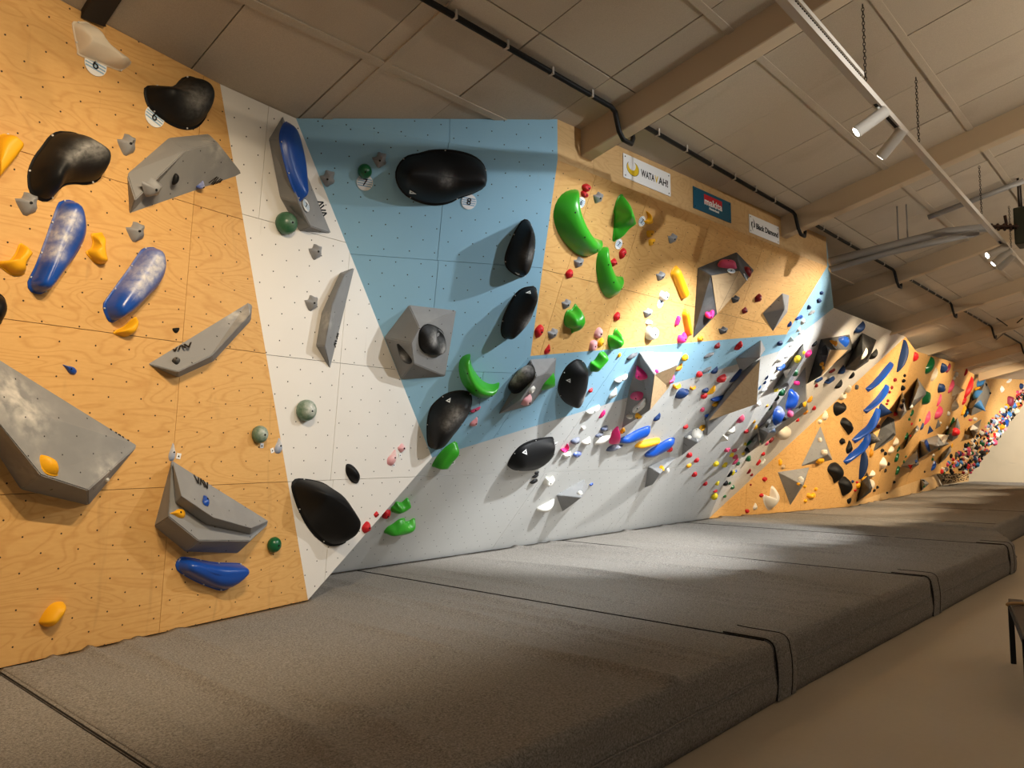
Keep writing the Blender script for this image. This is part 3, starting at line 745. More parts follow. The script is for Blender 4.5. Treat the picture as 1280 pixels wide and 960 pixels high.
vi = volume('grey frame volume', 'grey framed volume with a plywood face on the blue band', PC,
 [(799, 440, 0), (854, 440, 0), (838, 482, 0), (777, 536, 0), (786, 488, 0), (818, 468, .24), (847, 456, .16), (812, 513, .24), (836, 484, .04)],
 [(0, 1, 6, 5), (1, 2, 8, 6), (5, 6, 8), (5, 8, 7), (0, 5, 7, 4), (4, 7, 3), (7, 8, 2, 3)], mats=[(2, 'ply_face'), (3, 'ply_face')])
vj = volume('grey hexagon volume', 'dark grey angular volume with a plywood face on the upper plywood wall', PD,
 [(872, 335, 0), (921, 315, 0), (943, 338, 0), (866, 424, 0), (889, 344, .17), (924, 338, .30), (933, 351, .28), (896, 393, .17)],
 [(0, 1, 5, 4), (1, 2, 6, 5), (2, 3, 7, 6), (3, 0, 4, 7), (4, 5, 7), (5, 6, 7)], mats=[(4, 'ply_face'), (5, 'ply_face')])
vk = volume('grey kite volume', 'grey kite-shaped volume at the right end of the upper plywood wall', PD,
 [(953, 392, 0), (978, 366, 0), (987, 369, 0), (985, 390, 0), (966, 415, 0), (981, 386, .16)],
 [(0, 1, 5), (1, 2, 5), (2, 3, 5), (3, 4, 5), (4, 0, 5)])
vl_ = volume('grey hood volume', 'grey hood-shaped volume above the triangular plywood volume', PC,
 [(919, 448, 0), (951, 425, 0), (958, 425, 0), (957, 437, 0), (926, 466, 0), (950, 447, .26)],
 [(0, 1, 5), (1, 2, 3, 5), (3, 4, 5), (4, 0, 5)])
vm = volume('triangular plywood volume', 'triangular volume faced in raw plywood on the grey overhang', PC,
 [(926, 466, 0), (951, 449, 0), (949, 480, 0), (884, 546, 0), (881, 524, 0), (950, 450, .10), (946, 505, .34), (885, 526, .12)],
 [(0, 5, 7), (5, 6, 7), (0, 1, 5), (1, 2, 6, 5), (2, 3, 7, 6), (3, 4, 7), (4, 0, 7)], mats=[(0, 'ply_face'), (1, 'ply_face')])
vn = volume('lower grey wedge', 'grey wedge volume low on the grey overhang with a white and a blue hold', PC,
 [(695, 619, 0), (730, 599, 0), (741, 602, 0), (736, 609, 0), (703, 640, 0), (727, 622, .2)],
 [(0, 1, 5), (1, 2, 3, 5), (3, 4, 5), (4, 0, 5)])
vo = volume('middle grey wedge', 'grey wedge volume with a yellow hold below the blue rails', PC,
 [(810, 583, 0), (838, 571, 0), (846, 572, 0), (840, 578, 0), (806, 610, 0), (825, 592, .22), (816, 606, .14)],
 [(0, 1, 2, 5), (2, 3, 5), (3, 4, 6, 5), (4, 0, 5, 6)])
vp = volume('chalky corner volume', 'dark grey volume with a big white pinch hold', PC,
 [(855, 546, 0), (866, 536, 0), (880, 533, 0), (880, 548, 0), (852, 570, 0), (872, 553, .22)],
 [(0, 1, 2, 5), (2, 3, 5), (3, 4, 5), (4, 0, 5)])
# right-hand angled strip
vq = volume('upper long grey volume', 'long grey volume on the angled white strip with a yellow ball hold', PS1,
 [(1004, 429, 0), (1007, 448, 0), (987, 482, 0), (966, 487, 0), (1006, 445, .16), (984, 478, .18)],
 [(0, 3, 5, 4), (0, 4, 1), (4, 5, 2, 1), (3, 2, 5)])
vr = volume('large slab volume', 'large grey slab volume with two glossy blue holds', PS1,
 [(1007, 458, 0), (956, 528, 0), (948, 535, 0), (952, 557, 0), (1010, 514, 0), (1008, 506, .30), (961, 541, .30)],
 [(0, 1, 6, 5), (1, 2, 3, 6), (3, 4, 5, 6), (4, 0, 5)])
vs_ = volume('small grey block', 'small grey block volume at the foot of the angled strip', PS1,
 [(947, 541, 0), (934, 556, 0), (930, 572, 0), (950, 556, 0), (946, 552, .14)],
 [(0, 1, 4), (1, 2, 4), (2, 3, 4), (3, 0, 4)])
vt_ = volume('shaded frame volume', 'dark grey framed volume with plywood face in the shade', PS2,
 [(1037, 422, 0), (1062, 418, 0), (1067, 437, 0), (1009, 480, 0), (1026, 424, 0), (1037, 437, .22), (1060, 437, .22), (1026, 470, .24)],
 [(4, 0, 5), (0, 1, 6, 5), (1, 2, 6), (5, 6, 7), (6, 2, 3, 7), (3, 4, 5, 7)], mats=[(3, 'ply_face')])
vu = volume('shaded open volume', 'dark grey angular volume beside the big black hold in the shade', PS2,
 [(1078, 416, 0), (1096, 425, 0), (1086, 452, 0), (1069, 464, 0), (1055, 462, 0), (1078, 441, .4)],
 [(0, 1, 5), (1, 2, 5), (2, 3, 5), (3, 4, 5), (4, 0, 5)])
# orange plywood wall
vv = volume('grey triangle volume', 'upright grey triangle volume on the orange plywood wall', PG,
 [(1025.6, 532, 0), (1041, 575, 0), (1016, 583, 0), (1001, 583, 0), (1035, 568, .2)],
 [(0, 3, 4), (0, 4, 1), (3, 2, 1, 4)])
vw = volume('grey pyramid volume', 'grey pyramid volume pointing down on the orange plywood wall', PG,
 [(972, 590, 0), (1012, 584, 0), (1005, 606, 0), (988, 632, 0), (1003, 606, .3)],
 [(0, 1, 4), (1, 2, 4), (2, 3, 4), (3, 0, 4)])
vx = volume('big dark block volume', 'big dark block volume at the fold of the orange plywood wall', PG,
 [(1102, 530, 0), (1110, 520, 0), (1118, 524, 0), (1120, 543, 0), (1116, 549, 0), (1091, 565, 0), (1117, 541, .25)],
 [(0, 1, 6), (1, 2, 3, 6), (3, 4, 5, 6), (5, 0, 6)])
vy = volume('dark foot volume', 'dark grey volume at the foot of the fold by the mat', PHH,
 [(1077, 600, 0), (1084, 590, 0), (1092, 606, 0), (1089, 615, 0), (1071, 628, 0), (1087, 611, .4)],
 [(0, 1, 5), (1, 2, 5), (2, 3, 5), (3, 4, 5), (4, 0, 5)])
vz = volume('narrow grey pillar volume', 'narrow grey pillar volume with black holds on the far plywood wall', PHH,
 [(1128, 490, 0), (1134, 488, 0), (1134, 515, 0), (1125, 525, 0), (1120, 514, 0), (1131, 513, .5)],
 [(0, 1, 2, 5), (2, 3, 5), (3, 4, 5), (4, 0, 5)])
vA = volume('pointed grey volume', 'pointed grey volume with a white face on the far plywood wall', PHH,
 [(1147, 472, 0), (1160, 492, 0), (1137, 513, 0), (1136, 508, 0), (1142, 500, .45), (1149, 482, .3)],
 [(0, 1, 5), (1, 2, 4, 5), (2, 3, 4), (3, 0, 5, 4)])
vB = volume('far slanted grey volume', 'slanted grey volume with a blue teardrop hold on the far plywood wall', PHH,
 [(1150, 551, 0), (1174, 543, 0), (1187, 555, 0), (1168, 562, 0), (1149, 574, 0), (1170, 558, .7)],
 [(0, 1, 5), (1, 2, 5), (2, 3, 5), (3, 4, 5), (4, 0, 5)])
vC = volume('far grey triangle', 'grey triangular volume with a red hold under its edge', PHH,
 [(1126, 583, 0), (1147, 561, 0), (1149, 581, 0), (1138, 586, 0), (1145, 580, .55)],
 [(0, 1, 4), (1, 2, 4), (2, 3, 4), (3, 0, 4)])
vD = volume('thin grey volume', 'thin slanting grey volume between green holds on the far plywood wall', PHH,
 [(1147, 531, 0), (1150, 536, 0), (1140, 546, 0), (1130, 561, 0), (1136, 545, 0), (1142, 544, .35)],
 [(0, 1, 5), (1, 2, 5), (2, 3, 5), (3, 4, 5), (4, 0, 5)])
vE = volume('pale plate volume', 'pale grey plate volume with blue holds on the spray wall', PK,
 [(1232, 474, 0), (1239, 491, 0), (1231, 512, 0), (1214, 520, 0), (1209, 510, 0), (1219, 487, 0), (1229, 484, .3), (1226, 506, .3), (1216, 510, .3)],
 [(5, 0, 6), (0, 1, 6), (1, 2, 7, 6), (2, 3, 8, 7), (3, 4, 8), (4, 5, 6, 8), (6, 7, 8)])
vF = volume('round grey volume', 'round-edged grey volume carrying a red ball hold', PHH,
 [(1197, 522, 0), (1201, 533, 0), (1198, 548, 0), (1190, 552, 0), (1182, 547, 0), (1186, 535, 0), (1193, 538, .6)],
 [(0, 1, 6), (1, 2, 6), (2, 3, 6), (3, 4, 6), (4, 5, 6), (5, 0, 6)])
vG = volume('long grey strip volume', 'long pale grey strip volume below the white pyramid hold', PHH,
 [(1189, 556, 0), (1190, 564, 0), (1182, 574, 0), (1174, 580, 0), (1178, 566, 0), (1184, 567, .4)],
 [(0, 1, 5), (1, 2, 5), (2, 3, 5), (3, 4, 5), (4, 0, 5)])
vH = volume('plinth grey volume', 'small pointed grey volume with green holds on the plywood plinth', PPL,
 [(1151, 598.5, 0), (1156, 599, 0), (1162, 604.5, 0), (1152, 614, 0), (1156, 605, .25)],
 [(0, 1, 4), (1, 2, 4), (2, 3, 4), (3, 0, 4)])
vI = volume('wooden wedge volume', 'wooden wedge volume with a white hold beside the spray holds', PK,
 [(1227, 524, 0), (1225, 537, 0), (1217, 548, 0), (1211, 534, 0), (1221, 540, .5)],
 [(0, 1, 4), (1, 2, 4), (2, 3, 4), (3, 0, 4)], mats=[(0, 'ply_face'), (3, 'ply_face')])
for q in VOLS: pass
logo_bars(va, 270, 226.5, 12, .068); logo_bars(vb, 227, 434, 212, .068); logo_bars(vc, 148, 548, 148, .075); logo_bars(vd, 252, 603, 148, .068); logo_bars(ve, 402, 261, -62, .068); logo_bars(vf, 421, 425, 76, .068)
def place(x, y, pl=None):
    if pl is not None: return hit(pl, x, y), pl[0], None
    return cast(x, y)
def fit_px(target, make, rounds=6):
    """adjust an outline (scale and shift about its centre) until the solid's silhouette fills the measured box"""
    x, y, a, b = cxy(target); sx = sy = 1.0; dx = dy = 0.0
    for k in range(rounds):
        tf = lambda px, py: (x+dx+(px-x)*sx, y+dy+(py-y)*sy)
        pts, res = make(tf)
        if k == rounds-1: return res
        X, Y, A_, B_ = cxy(pts)
        sx = max(.35, min(1.3, sx*(a/A_)**.8)); sy = max(.35, min(1.3, sy*(b/B_)**.8)); dx += x-X; dy += y-Y
def fit_outline(tgt, make):
    def mk(tf): return make([tf(*t) for t in tgt], tf)
    return fit_px(tgt, mk, 7)
def surf(vs, fs, x, y):
    """height and normal of a solid at local (x, y)"""
    t = BVHTree.FromPolygons([tuple(v) for v in vs], fs); p, n, i, d = t.ray_cast(V((x, y, 3)), V((0, 0, -1)))
    if p is None: return .01, V((0, 0, 1))
    return p.z, (n if n.z > 0 else -n)
HOLDS = []
BIG = 'large climbing holds'
def macro(nick, label, col, outline, depth, ridge=None, pl=None, lift=.25, p=2.2, q=.8, rim=.008, chalk=None, bumps=None, screws=5, name='climbing_hold', n=44, rings=10, logo=None, undercut=0):
    x, y, a, b = cxy(outline); P, N_, own = place(x, y, pl); pln = (N_, N_.dot(P)); m = frame(P, N_)
    mi = m.inverted(); s = zdepth(P)/FPX
    if ridge is None: ridge = [(x, y)]
    if N_.dot((EYE-P).normalized()) < .6: depth *= .62
    tgt = [tuple(t) for t in spline(outline, n)]
    def make(px_out, tf):
        def loc(px, py): q_ = mi @ hit(pln, *tf(px, py)); return V((q_.x, q_.y))
        o2 = []
        for t in px_out: q_ = mi @ hit(pln, *t); o2.append(V((q_.x, q_.y)))
        rg = [loc(*t) for t in ridge]
        bp = [tuple(loc(bx, by))+(br*s, am) for bx, by, br, am in bumps] if bumps else None
        vs, fs = dome(o2, rg, depth, p, q, rim, rings, undercut, bp)
        return [pix(m @ v) for v in vs], (loc, o2, rg, vs, fs)
    loc, o2, rg, vs, fs = fit_outline(tgt, make)
    ch = [tuple(loc(bx, by))+(br*s, am) for bx, by, br, am in chalk] if chalk else None
    o = shell(name, vs, fs, col, m, None, ch, True, max(.02, depth*.25))
    tag(o, label, 'climbing hold', BIG); LAND.append((nick, x, y, o, a, b))
    for k in range(screws):
        q_ = o2[int((k+.35)*n/screws) % n]; r = near_line(q_, rg); q_ = r+(q_-r)*.955
        disc('screw', q_.x, q_.y, rim+.010, .0055, 'screw', o, m, .006, 6)
    if logo:
        lx, ly = loc(logo[0], logo[1]); mv = [v.co for v in o.data.vertices]; mf = [tuple(p_.vertices) for p_ in o.data.polygons]
        lz, ln = surf(mv, mf, lx, ly); fr_ = frame(V((lx, ly, lz))+ln*.004, ln, V((0, 1, 0)))
        tri_logo(o, m @ fr_, 0, 0, 0, logo[2]*s, logo[3])
    return o
def banana(nick, label, col, outer, inner, depth, pl=None, lift=.3, k=1.0, name='climbing_hold', chalk=None, endp=.5, mseg=10):
    x, y, a, b = cxy(outer+inner); P, N_, own = place(x, y, pl)
    pln = (N_, N_.dot(P)); m = frame(P, N_); mi = m.inverted(); n = 24
    def make(tf):
        def loc(px, py): q_ = mi @ hit(pln, *tf(px, py)); return V((q_.x, q_.y))
        def resamp(L):
            L = [loc(*t) for t in L]; d = [0]
            for u, v in zip(L, L[1:]): d.append(d[-1]+(v-u).length)
            out = []
            for i in range(n):
                t = d[-1]*i/(n-1); j = 0
                while j < len(d)-2 and d[j+1] < t: j += 1
                out.append(L[j].lerp(L[j+1], (t-d[j])/max(1e-9, d[j+1]-d[j])))
            for _ in range(2): out = [out[0]]+[(out[i-1]+out[i]*2+out[i+1])/4 for i in range(1, n-1)]+[out[-1]]
            return out
        A_, B_ = resamp(outer), resamp(inner); vs = []
        for i in range(n):
            e = sin(pi*(i+.35)/(n-.3))**endp
            for j in range(mseg+1):
                t = j/mseg; q_ = A_[i].lerp(B_[i], t); vs.append(V((q_.x, q_.y, depth*e*sin(pi*t**k)**.75)))
        return [pix(m @ v) for v in vs], (loc, A_, B_, vs)
    loc, A_, B_, vs = fit_px(outer+inner, make); fs = []
    for i in range(n-1):
        for j in range(mseg): fs.append((i*(mseg+1)+j, i*(mseg+1)+j+1, (i+1)*(mseg+1)+j+1, (i+1)*(mseg+1)+j))
    fs.append(tuple(range(mseg+1))); fs.append(tuple((n-1)*(mseg+1)+j for j in range(mseg+1)))
    ch = [tuple(loc(bx, by))+(br*zdepth(P)/FPX, am) for bx, by, br, am in chalk] if chalk else None
    o = shell(name, vs, fs, col, m, None, ch); tag(o, label, 'climbing hold', BIG); LAND.append((nick, x, y, o, a, b))
    for i in (n//4, n//2, 3*n//4):
        q_ = A_[i].lerp(B_[i], .45); z_, n_ = surf(vs, fs, q_.x, q_.y); disc('bolt', q_.x, q_.y, z_+.002, .008, 'hole', o, m, .01, 6)
    return o
# ---------------------------------------------------------------- big traced holds
macro('white winged hold', 'off-white winged hold right under the ceiling', 'ivory', [(89.5, 29), (94, 27), (110, 28), (120, 41), (132, 56), (150, 67), (164, 77), (163, 81), (151, 89), (144, 87), (100, 70), (96, 62)], .11, ridge=[(103, 55), (118, 52), (140, 76)], p=1.6, bumps=[(122, 64, 9, -.03)], screws=6)
macro('black bean hold', 'black bean-shaped hold at the top of the left plywood wall', 'black', crop(0, 0, 4, [(720, 440), (745, 427), (800, 428), (860, 433), (890, 425), (925, 390), (970, 380), (1010, 395), (1050, 440), (1072, 495), (1072, 545), (1050, 600), (1010, 638), (960, 650), (900, 640), (840, 612), (790, 580), (745, 540), (722, 490)]), .17, ridge=[(203, 120), (232, 124), (248, 116)], chalk=[(232, 128, 16, .3)], bumps=[(225, 112, 14, -.05)])
macro('black kidney hold', 'black kidney-shaped hold with a chalky ridge on the left plywood wall', 'black', [(86, 164), (75, 164), (64, 170), (54, 182), (42, 197), (35, 212), (34, 225), (36, 238), (44, 247), (56, 252), (66, 250), (75, 240), (85, 232), (100, 230), (115, 231), (130, 227), (137, 219), (139, 208), (133, 192), (122, 178), (108, 169), (97, 165)], .18, ridge=[(58, 220), (78, 196), (104, 186), (122, 194)], p=1.9, chalk=[(108, 190, 11, .5), (90, 192, 9, .45), (74, 202, 8, .4)], bumps=[(82, 222, 12, -.05)])
macro('upper blue slab hold', 'upper of two chalky blue slab holds on the left plywood wall', 'blue', crop(0, 220, 4, [(300, 130), (330, 120), (370, 122), (400, 150), (420, 220), (435, 280), (425, 330), (370, 420), (300, 500), (235, 575), (195, 592), (150, 575), (135, 545), (140, 520), (180, 440), (230, 310), (270, 200)]), .12, ridge=[(85, 268), (72, 300), (48, 352)], p=3, q=.7, chalk=[(78, 276, 9, 1.5), (69, 297, 9, 1.5), (60, 318, 8, 1.3)], bumps=[(80, 310, 10, -.04)], screws=8)
macro('lower blue slab hold', 'lower of two chalky blue slab holds on the left plywood wall', 'blue', crop(0, 220, 4, [(715, 370), (740, 358), (790, 358), (815, 385), (830, 450), (830, 500), (800, 555), (730, 620), (660, 680), (590, 720), (555, 735), (530, 705), (513, 660), (520, 630), (580, 550), (650, 460)]), .12, ridge=[(188, 322), (172, 350), (145, 385)], p=3, q=.7, chalk=[(187, 330, 11, 1.5), (173, 346, 11, 1.5), (160, 362, 9, 1.3)], screws=8)
macro('wide blue ledge hold', 'wide blue ledge hold low on the left plywood wall', 'blue', crop(0, 620, 4, [(880, 330), (900, 308), (940, 305), (1090, 330), (1220, 335), (1245, 350), (1247, 385), (1230, 400), (1180, 450), (1145, 472), (1100, 470), (1000, 435), (900, 385), (878, 355)]), .12, ridge=[(233, 707), (270, 716), (300, 712)], p=3, q=.7, bumps=[(262, 718, 14, -.02)], screws=8)
macro('orange bar hold', 'yellow bar hold cut by the left picture edge', 'yellow', crop(0, 0, 4, [(-40, 715), (30, 668), (60, 685), (95, 710), (122, 745), (90, 790), (60, 825), (0, 885), (-40, 910)]), .09, ridge=[(-8, 205), (18, 180)], p=4, screws=2)
macro('left yellow claw hold', 'yellow claw-shaped hold left of the upper blue slab hold', 'yellow', crop(0, 220, 4, [(0, 425), (45, 425), (80, 390), (100, 345), (115, 335), (150, 368), (166, 388), (138, 425), (126, 460), (132, 490), (90, 500), (50, 490), (0, 455), (-20, 440)]), .07, ridge=[(20, 325), (30, 318)], p=3.2, screws=0)
macro('right yellow claw hold', 'yellow claw-shaped hold between the two blue slab holds', 'yellow', crop(0, 220, 4, [(458, 290), (490, 285), (523, 286), (522, 350), (530, 400), (540, 438), (490, 440), (445, 405), (427, 378), (455, 362), (466, 330)]), .07, ridge=[(122, 312), (124, 322)], p=3.2, screws=0)
macro('yellow half-moon hold', 'yellow half-moon hold under the lower blue slab hold', 'yellow', crop(0, 220, 4, [(690, 705), (692, 740), (670, 785), (630, 805), (585, 795), (565, 780), (620, 752), (665, 715)]), .07, ridge=[(160, 410)], p=3, screws=0)
macro('edge black hold', 'black hold mostly cut off by the left picture edge', 'black', [(-40, 372), (-10, 366), (2, 368), (8, 376), (9, 388), (4, 400), (-4, 408), (-40, 410)], .12, screws=2)
macro('low yellow potato hold', 'yellow potato-shaped hold lowest on the left plywood wall', 'yellow', crop(0, 620, 4, [(200, 640), (195, 625), (230, 570), (270, 535), (320, 528), (332, 545), (310, 590), (270, 640), (235, 655)]), .08, ridge=[(63, 771), (70, 764)], p=2, q=.6, screws=0, rim=0, lift=.4)
macro('yellow wedge hold', 'yellow wedge hold on the big left volume', 'yellow', crop(0, 420, 4, [(185, 590), (235, 610), (275, 640), (292, 680), (290, 702), (240, 695), (205, 665), (182, 620)]), .05, screws=0)
macro('long blue hold', 'long dark blue hold on the tall grey volume', 'blue', crop(260, 120, 4, [(380, 135), (400, 128), (440, 165), (475, 240), (495, 330), (503, 420), (500, 500), (485, 528), (470, 520), (420, 430), (380, 320), (357, 230), (358, 180)]), .10, ridge=[(362, 170), (374, 205), (380, 240)], p=3, q=.7, screws=6)
macro('big black scoop hold', 'biggest black scoop hold low on the white strip', 'black', crop(260, 520, 4, [(420, 330), (450, 312), (520, 315), (600, 330), (660, 360), (710, 410), (745, 470), (762, 530), (763, 600), (745, 635), (690, 650), (640, 648), (570, 610), (510, 550), (470, 490), (440, 430), (418, 370)]), .26, ridge=[(388, 614), (415, 622), (436, 646)], p=1.8, lift=.2, bumps=[(404, 650, 20, -.06)])
macro('small black almond hold', 'small black almond hold above the biggest black scoop', 'black', crop(260, 520, 4, [(690, 245), (710, 240), (740, 260), (758, 295), (758, 325), (745, 338), (715, 325), (690, 285)]), .06, screws=0)
macro('wide black mask hold', 'wide black mask-like hold high on the blue overhang', 'black', [(494, 215), (500, 202), (510, 194), (524, 191), (540, 187), (565, 187), (590, 193), (605, 205), (609, 222), (606, 234), (590, 243), (575, 248), (560, 255), (540, 257), (520, 252), (505, 243), (496, 230)], .24, ridge=[(510, 214), (550, 217), (595, 222)], p=2, bumps=[(555, 198, 22, -.07)], chalk=[(553, 221, 7, .35)], logo=(512, 237, 5.5, 10), lift=.3)
macro('upper black almond hold', 'upper of two black almond holds at the edge of the blue overhang', 'black', crop(560, 240, 5.333, [(510, 180), (540, 190), (560, 230), (580, 290), (582, 360), (570, 440), (550, 510), (520, 555), (495, 568), (450, 555), (400, 520), (378, 480), (378, 430), (400, 360), (440, 270), (480, 205)]), .20, ridge=[(656, 285), (652, 310), (648, 330)], p=1.9, lift=.3, logo=(643, 338, 4, 40), chalk=[(655, 313, 7, .3)])
macro('lower black almond hold', 'lower of two black almond holds at the edge of the blue overhang', 'black', crop(560, 240, 5.333, [(555, 628), (585, 628), (600, 660), (595, 710), (575, 780), (540, 860), (480, 930), (440, 955), (400, 985), (362, 970), (350, 920), (365, 840), (400, 760), (450, 680), (500, 640)]), .20, ridge=[(662, 368), (652, 392), (636, 412)], p=1.9, lift=.3, logo=(658, 362, 4, 10), chalk=[(656, 397, 8, .6)])
macro('chalky black helmet hold', 'chalky black helmet-shaped hold at the lower tip of the blue overhang', 'black', crop(480, 420, 5.333, [(330, 450), (400, 390), (470, 365), (540, 362), (580, 385), (588, 440), (570, 510), (530, 580), (470, 660), (410, 730), (350, 755), (310, 758), (290, 730), (283, 660), (285, 580), (300, 500)]), .22, ridge=[(575, 500), (556, 520), (543, 545)], p=1.9, lift=.3, chalk=[(566, 508, 8, .55), (556, 520, 7, .4)], logo=(559, 496, 4, 0), pl=PE)
macro('round inset cup', 'round black cup hold inset in the faceted grey volume', 'black', [(523, 424), (525, 412), (533, 405), (544, 407), (554, 415), (558, 428), (556, 438), (546, 444), (534, 443), (525, 436)], .07, ridge=[(532, 428), (544, 437)], bumps=[(546, 420, 8, -.05)], chalk=[(538, 420, 8, .8), (548, 434, 7, .6)], screws=0)
macro('slim inset cup', 'slim black teardrop cup on the left face of the faceted volume', 'black', [(496, 430), (501, 433), (510, 443), (515, 451), (513, 455), (506, 453), (500, 445)], .04, chalk=[(506, 445, 5, .8)], screws=0)
banana('upper green banana hold', 'green banana hold on the blue overhang beside the helmet hold', 'green', crop(480, 420, 5.333, [(575, 119), (535, 120), (505, 150), (498, 220), (515, 300), (560, 365), (620, 408), (690, 415), (738, 398), (768, 340), (771, 306)]), crop(480, 420, 5.333, [(577, 122), (580, 160), (592, 205), (620, 250), (655, 290), (690, 312), (725, 320), (755, 313), (771, 306)]), .15, k=1.3, pl=PE)
banana('giant green banana hold', 'giant green banana hold on the upper plywood wall', 'green', crop(680, 140, 3.556, [(150, 343), (125, 343), (85, 360), (55, 400), (42, 460), (60, 520), (100, 580), (150, 625), (205, 643), (245, 628), (260, 590), (262, 563)]), crop(680, 140, 3.556, [(151, 346), (149, 375), (153, 410), (165, 450), (182, 490), (205, 525), (230, 550), (250, 560), (262, 562)]), .17, k=1.2, chalk=[(741, 300, 3, .5)])
banana('middle green banana hold', 'middle-sized green banana hold under the giant one', 'green', crop(680, 140, 3.556, [(283, 600), (262, 598), (238, 625), (231, 690), (245, 765), (275, 815), (300, 827), (335, 805), (352, 770), (356, 729)]), crop(680, 140, 3.556, [(284, 602), (284, 640), (296, 675), (312, 702), (330, 725), (345, 730), (356, 727)]), .12, k=1.1)
macro('green fin hold', 'green fin-shaped hold right of the giant green banana', 'green', crop(680, 140, 3.556, [(408, 370), (412, 400), (406, 450), (410, 480), (395, 510), (360, 545), (330, 575), (305, 572), (308, 550), (318, 500), (322, 455), (318, 440), (330, 410), (355, 380), (385, 365)]), .2, ridge=[(774, 265), (786, 270), (793, 275)], p=1.6, bumps=[(780, 282, 10, -.08)], lift=.35, screws=0)
macro('green spool hold', 'green spool-shaped hold on the upper plywood wall', 'green', crop(560, 240, 5.333, [(885, 742), (905, 770), (915, 820), (900, 880), (870, 930), (848, 943), (840, 915), (810, 905), (780, 890), (772, 850), (785, 810), (810, 785), (840, 785), (865, 765)]), .13, ridge=[(712, 400), (724, 398)], lift=.4, screws=0)
macro('green heart hold', 'small green heart-like hold at the lower edge of the plywood', 'green', crop(660, 380, 6.4, [(735, 190), (760, 220), (768, 280), (740, 330), (680, 370), (650, 345), (637, 300), (640, 260), (655, 245), (690, 245), (710, 210)]), .12, ridge=[(770, 425)], lift=.4, screws=0)
macro('green comma hold', 'green comma-shaped hold on the blue band', 'green', crop(660, 380, 6.4, [(605, 380), (640, 390), (645, 415), (620, 450), (580, 490), (545, 520), (505, 548), (495, 510), (500, 470), (530, 455), (560, 420), (580, 390)]), .13, ridge=[(755, 444), (745, 455)], lift=.5, screws=0)
macro('green tooth hold', 'green tooth hold on the right of the chalky dark volume', 'green', [(673, 488), (672, 478), (680, 470), (692, 462), (694, 472), (693, 482), (684, 486)], .12, ridge=[(688, 474)], lift=.3, screws=0, pl=PC)
macro('tall black oval hold', 'tall black oval hold with long shadow on the blue band', 'black', crop(660, 380, 6.4, [(370, 450), (400, 440), (440, 455), (470, 500), (485, 560), (478, 640), (455, 720), (415, 800), (375, 835), (320, 825), (270, 780), (240, 720), (240, 660), (265, 580), (310, 500)]), .22, ridge=[(722, 460), (716, 480), (712, 500)], p=2, lift=.4, logo=(706, 471, 3.5, 0), chalk=[(724, 490, 7, .8)])
macro('black leaf hold', 'big black leaf-shaped hold on the grey overhang', 'black', crop(480, 420, 5.333, [(1135, 672), (1140, 700), (1120, 780), (1080, 850), (1020, 890), (950, 900), (870, 895), (825, 870), (825, 850), (850, 800), (900, 740), (970, 700), (1050, 680)]), .20, ridge=[(650, 572), (668, 566), (684, 556)], p=2, lift=.4, logo=(652.5, 560, 4, 0))
macro('chalky black slug hold', 'chalky black slug hold on the chalky dark volume', 'black', [(634, 486), (637, 476), (645, 467), (655, 458), (664, 455), (669, 462), (668, 472), (660, 482), (650, 490), (640, 492)], .09, ridge=[(645, 480), (660, 465)], lift=.4, chalk=[(659, 464, 8, 1.2), (650, 473, 7, 1)], screws=0)
macro('green horn hold', 'green horn hold at the fold below the helmet hold', 'green', crop(480, 420, 5.333, [(470, 708), (495, 705), (503, 725), (480, 770), (450, 820), (420, 880), (380, 890), (330, 890), (318, 885), (345, 830), (365, 800), (410, 750)]), .16, ridge=[(567, 562), (553, 578)], lift=.4, screws=0, pl=PC)
macro('upper green boomerang hold', 'upper of two green boomerang holds beside the white strip', 'green', crop(260, 520, 4, [(915, 465), (930, 450), (945, 430), (970, 435), (990, 420), (1005, 408), (1015, 420), (1012, 440), (985, 470), (950, 480), (920, 490)]), .12, ridge=[(500, 634), (510, 628)], lift=.4, screws=0, pl=PC)
macro('lower green boomerang hold', 'lower of two green boomerang holds beside the white strip', 'green', crop(260, 520, 4, [(880, 598), (895, 565), (930, 540), (960, 515), (985, 510), (990, 530), (1010, 525), (1035, 508), (1038, 525), (1015, 560), (975, 598), (930, 600)]), .14, ridge=[(492, 662), (512, 656)], lift=.4, screws=0, pl=PC)
macro('upper yellow bar hold', 'upper of two yellow bar holds left of the hexagon volume', 'yellow', [(838, 342), (845, 332), (849, 335), (856, 350), (862, 366), (858, 371), (854, 374), (850, 368), (844, 355)], .10, ridge=[(846, 342), (856, 366)], p=3, lift=.4, screws=0)
macro('lower yellow bar hold', 'lower of two yellow bar holds left of the hexagon volume', 'yellow', [(852.6, 392), (857, 385.6), (860, 389), (864, 403), (866, 415.6), (862, 420), (859, 418), (855, 404)], .09, ridge=[(857, 393), (862, 414)], p=3, lift=.4, screws=0)
macro('upper blue rail hold', 'upper of two blue rail holds on the grey overhang', 'blue', crop(660, 500, 6.4, [(970, 205), (975, 230), (930, 290), (850, 330), (770, 348), (725, 345), (740, 310), (800, 280), (880, 235)]), .10, ridge=[(785, 548), (805, 540)], lift=.4, screws=0)
macro('lower blue rail hold', 'lower of two blue rail holds on the grey overhang', 'blue', crop(660, 500, 6.4, [(1170, 300), (1175, 320), (1130, 380), (1060, 430), (990, 455), (940, 460), (932, 440), (960, 410), (1050, 350), (1120, 310)]), .10, ridge=[(815, 565), (835, 553)], lift=.4, screws=0)
macro('yellow rail hold', 'yellow rail hold between the two blue rail holds', 'yellow', crop(660, 500, 6.4, [(880, 345), (920, 325), (1045, 302), (1055, 330), (1030, 350), (960, 380), (865, 388), (855, 370)]), .10, ridge=[(802, 555), (818, 550)], lift=.4, screws=0)
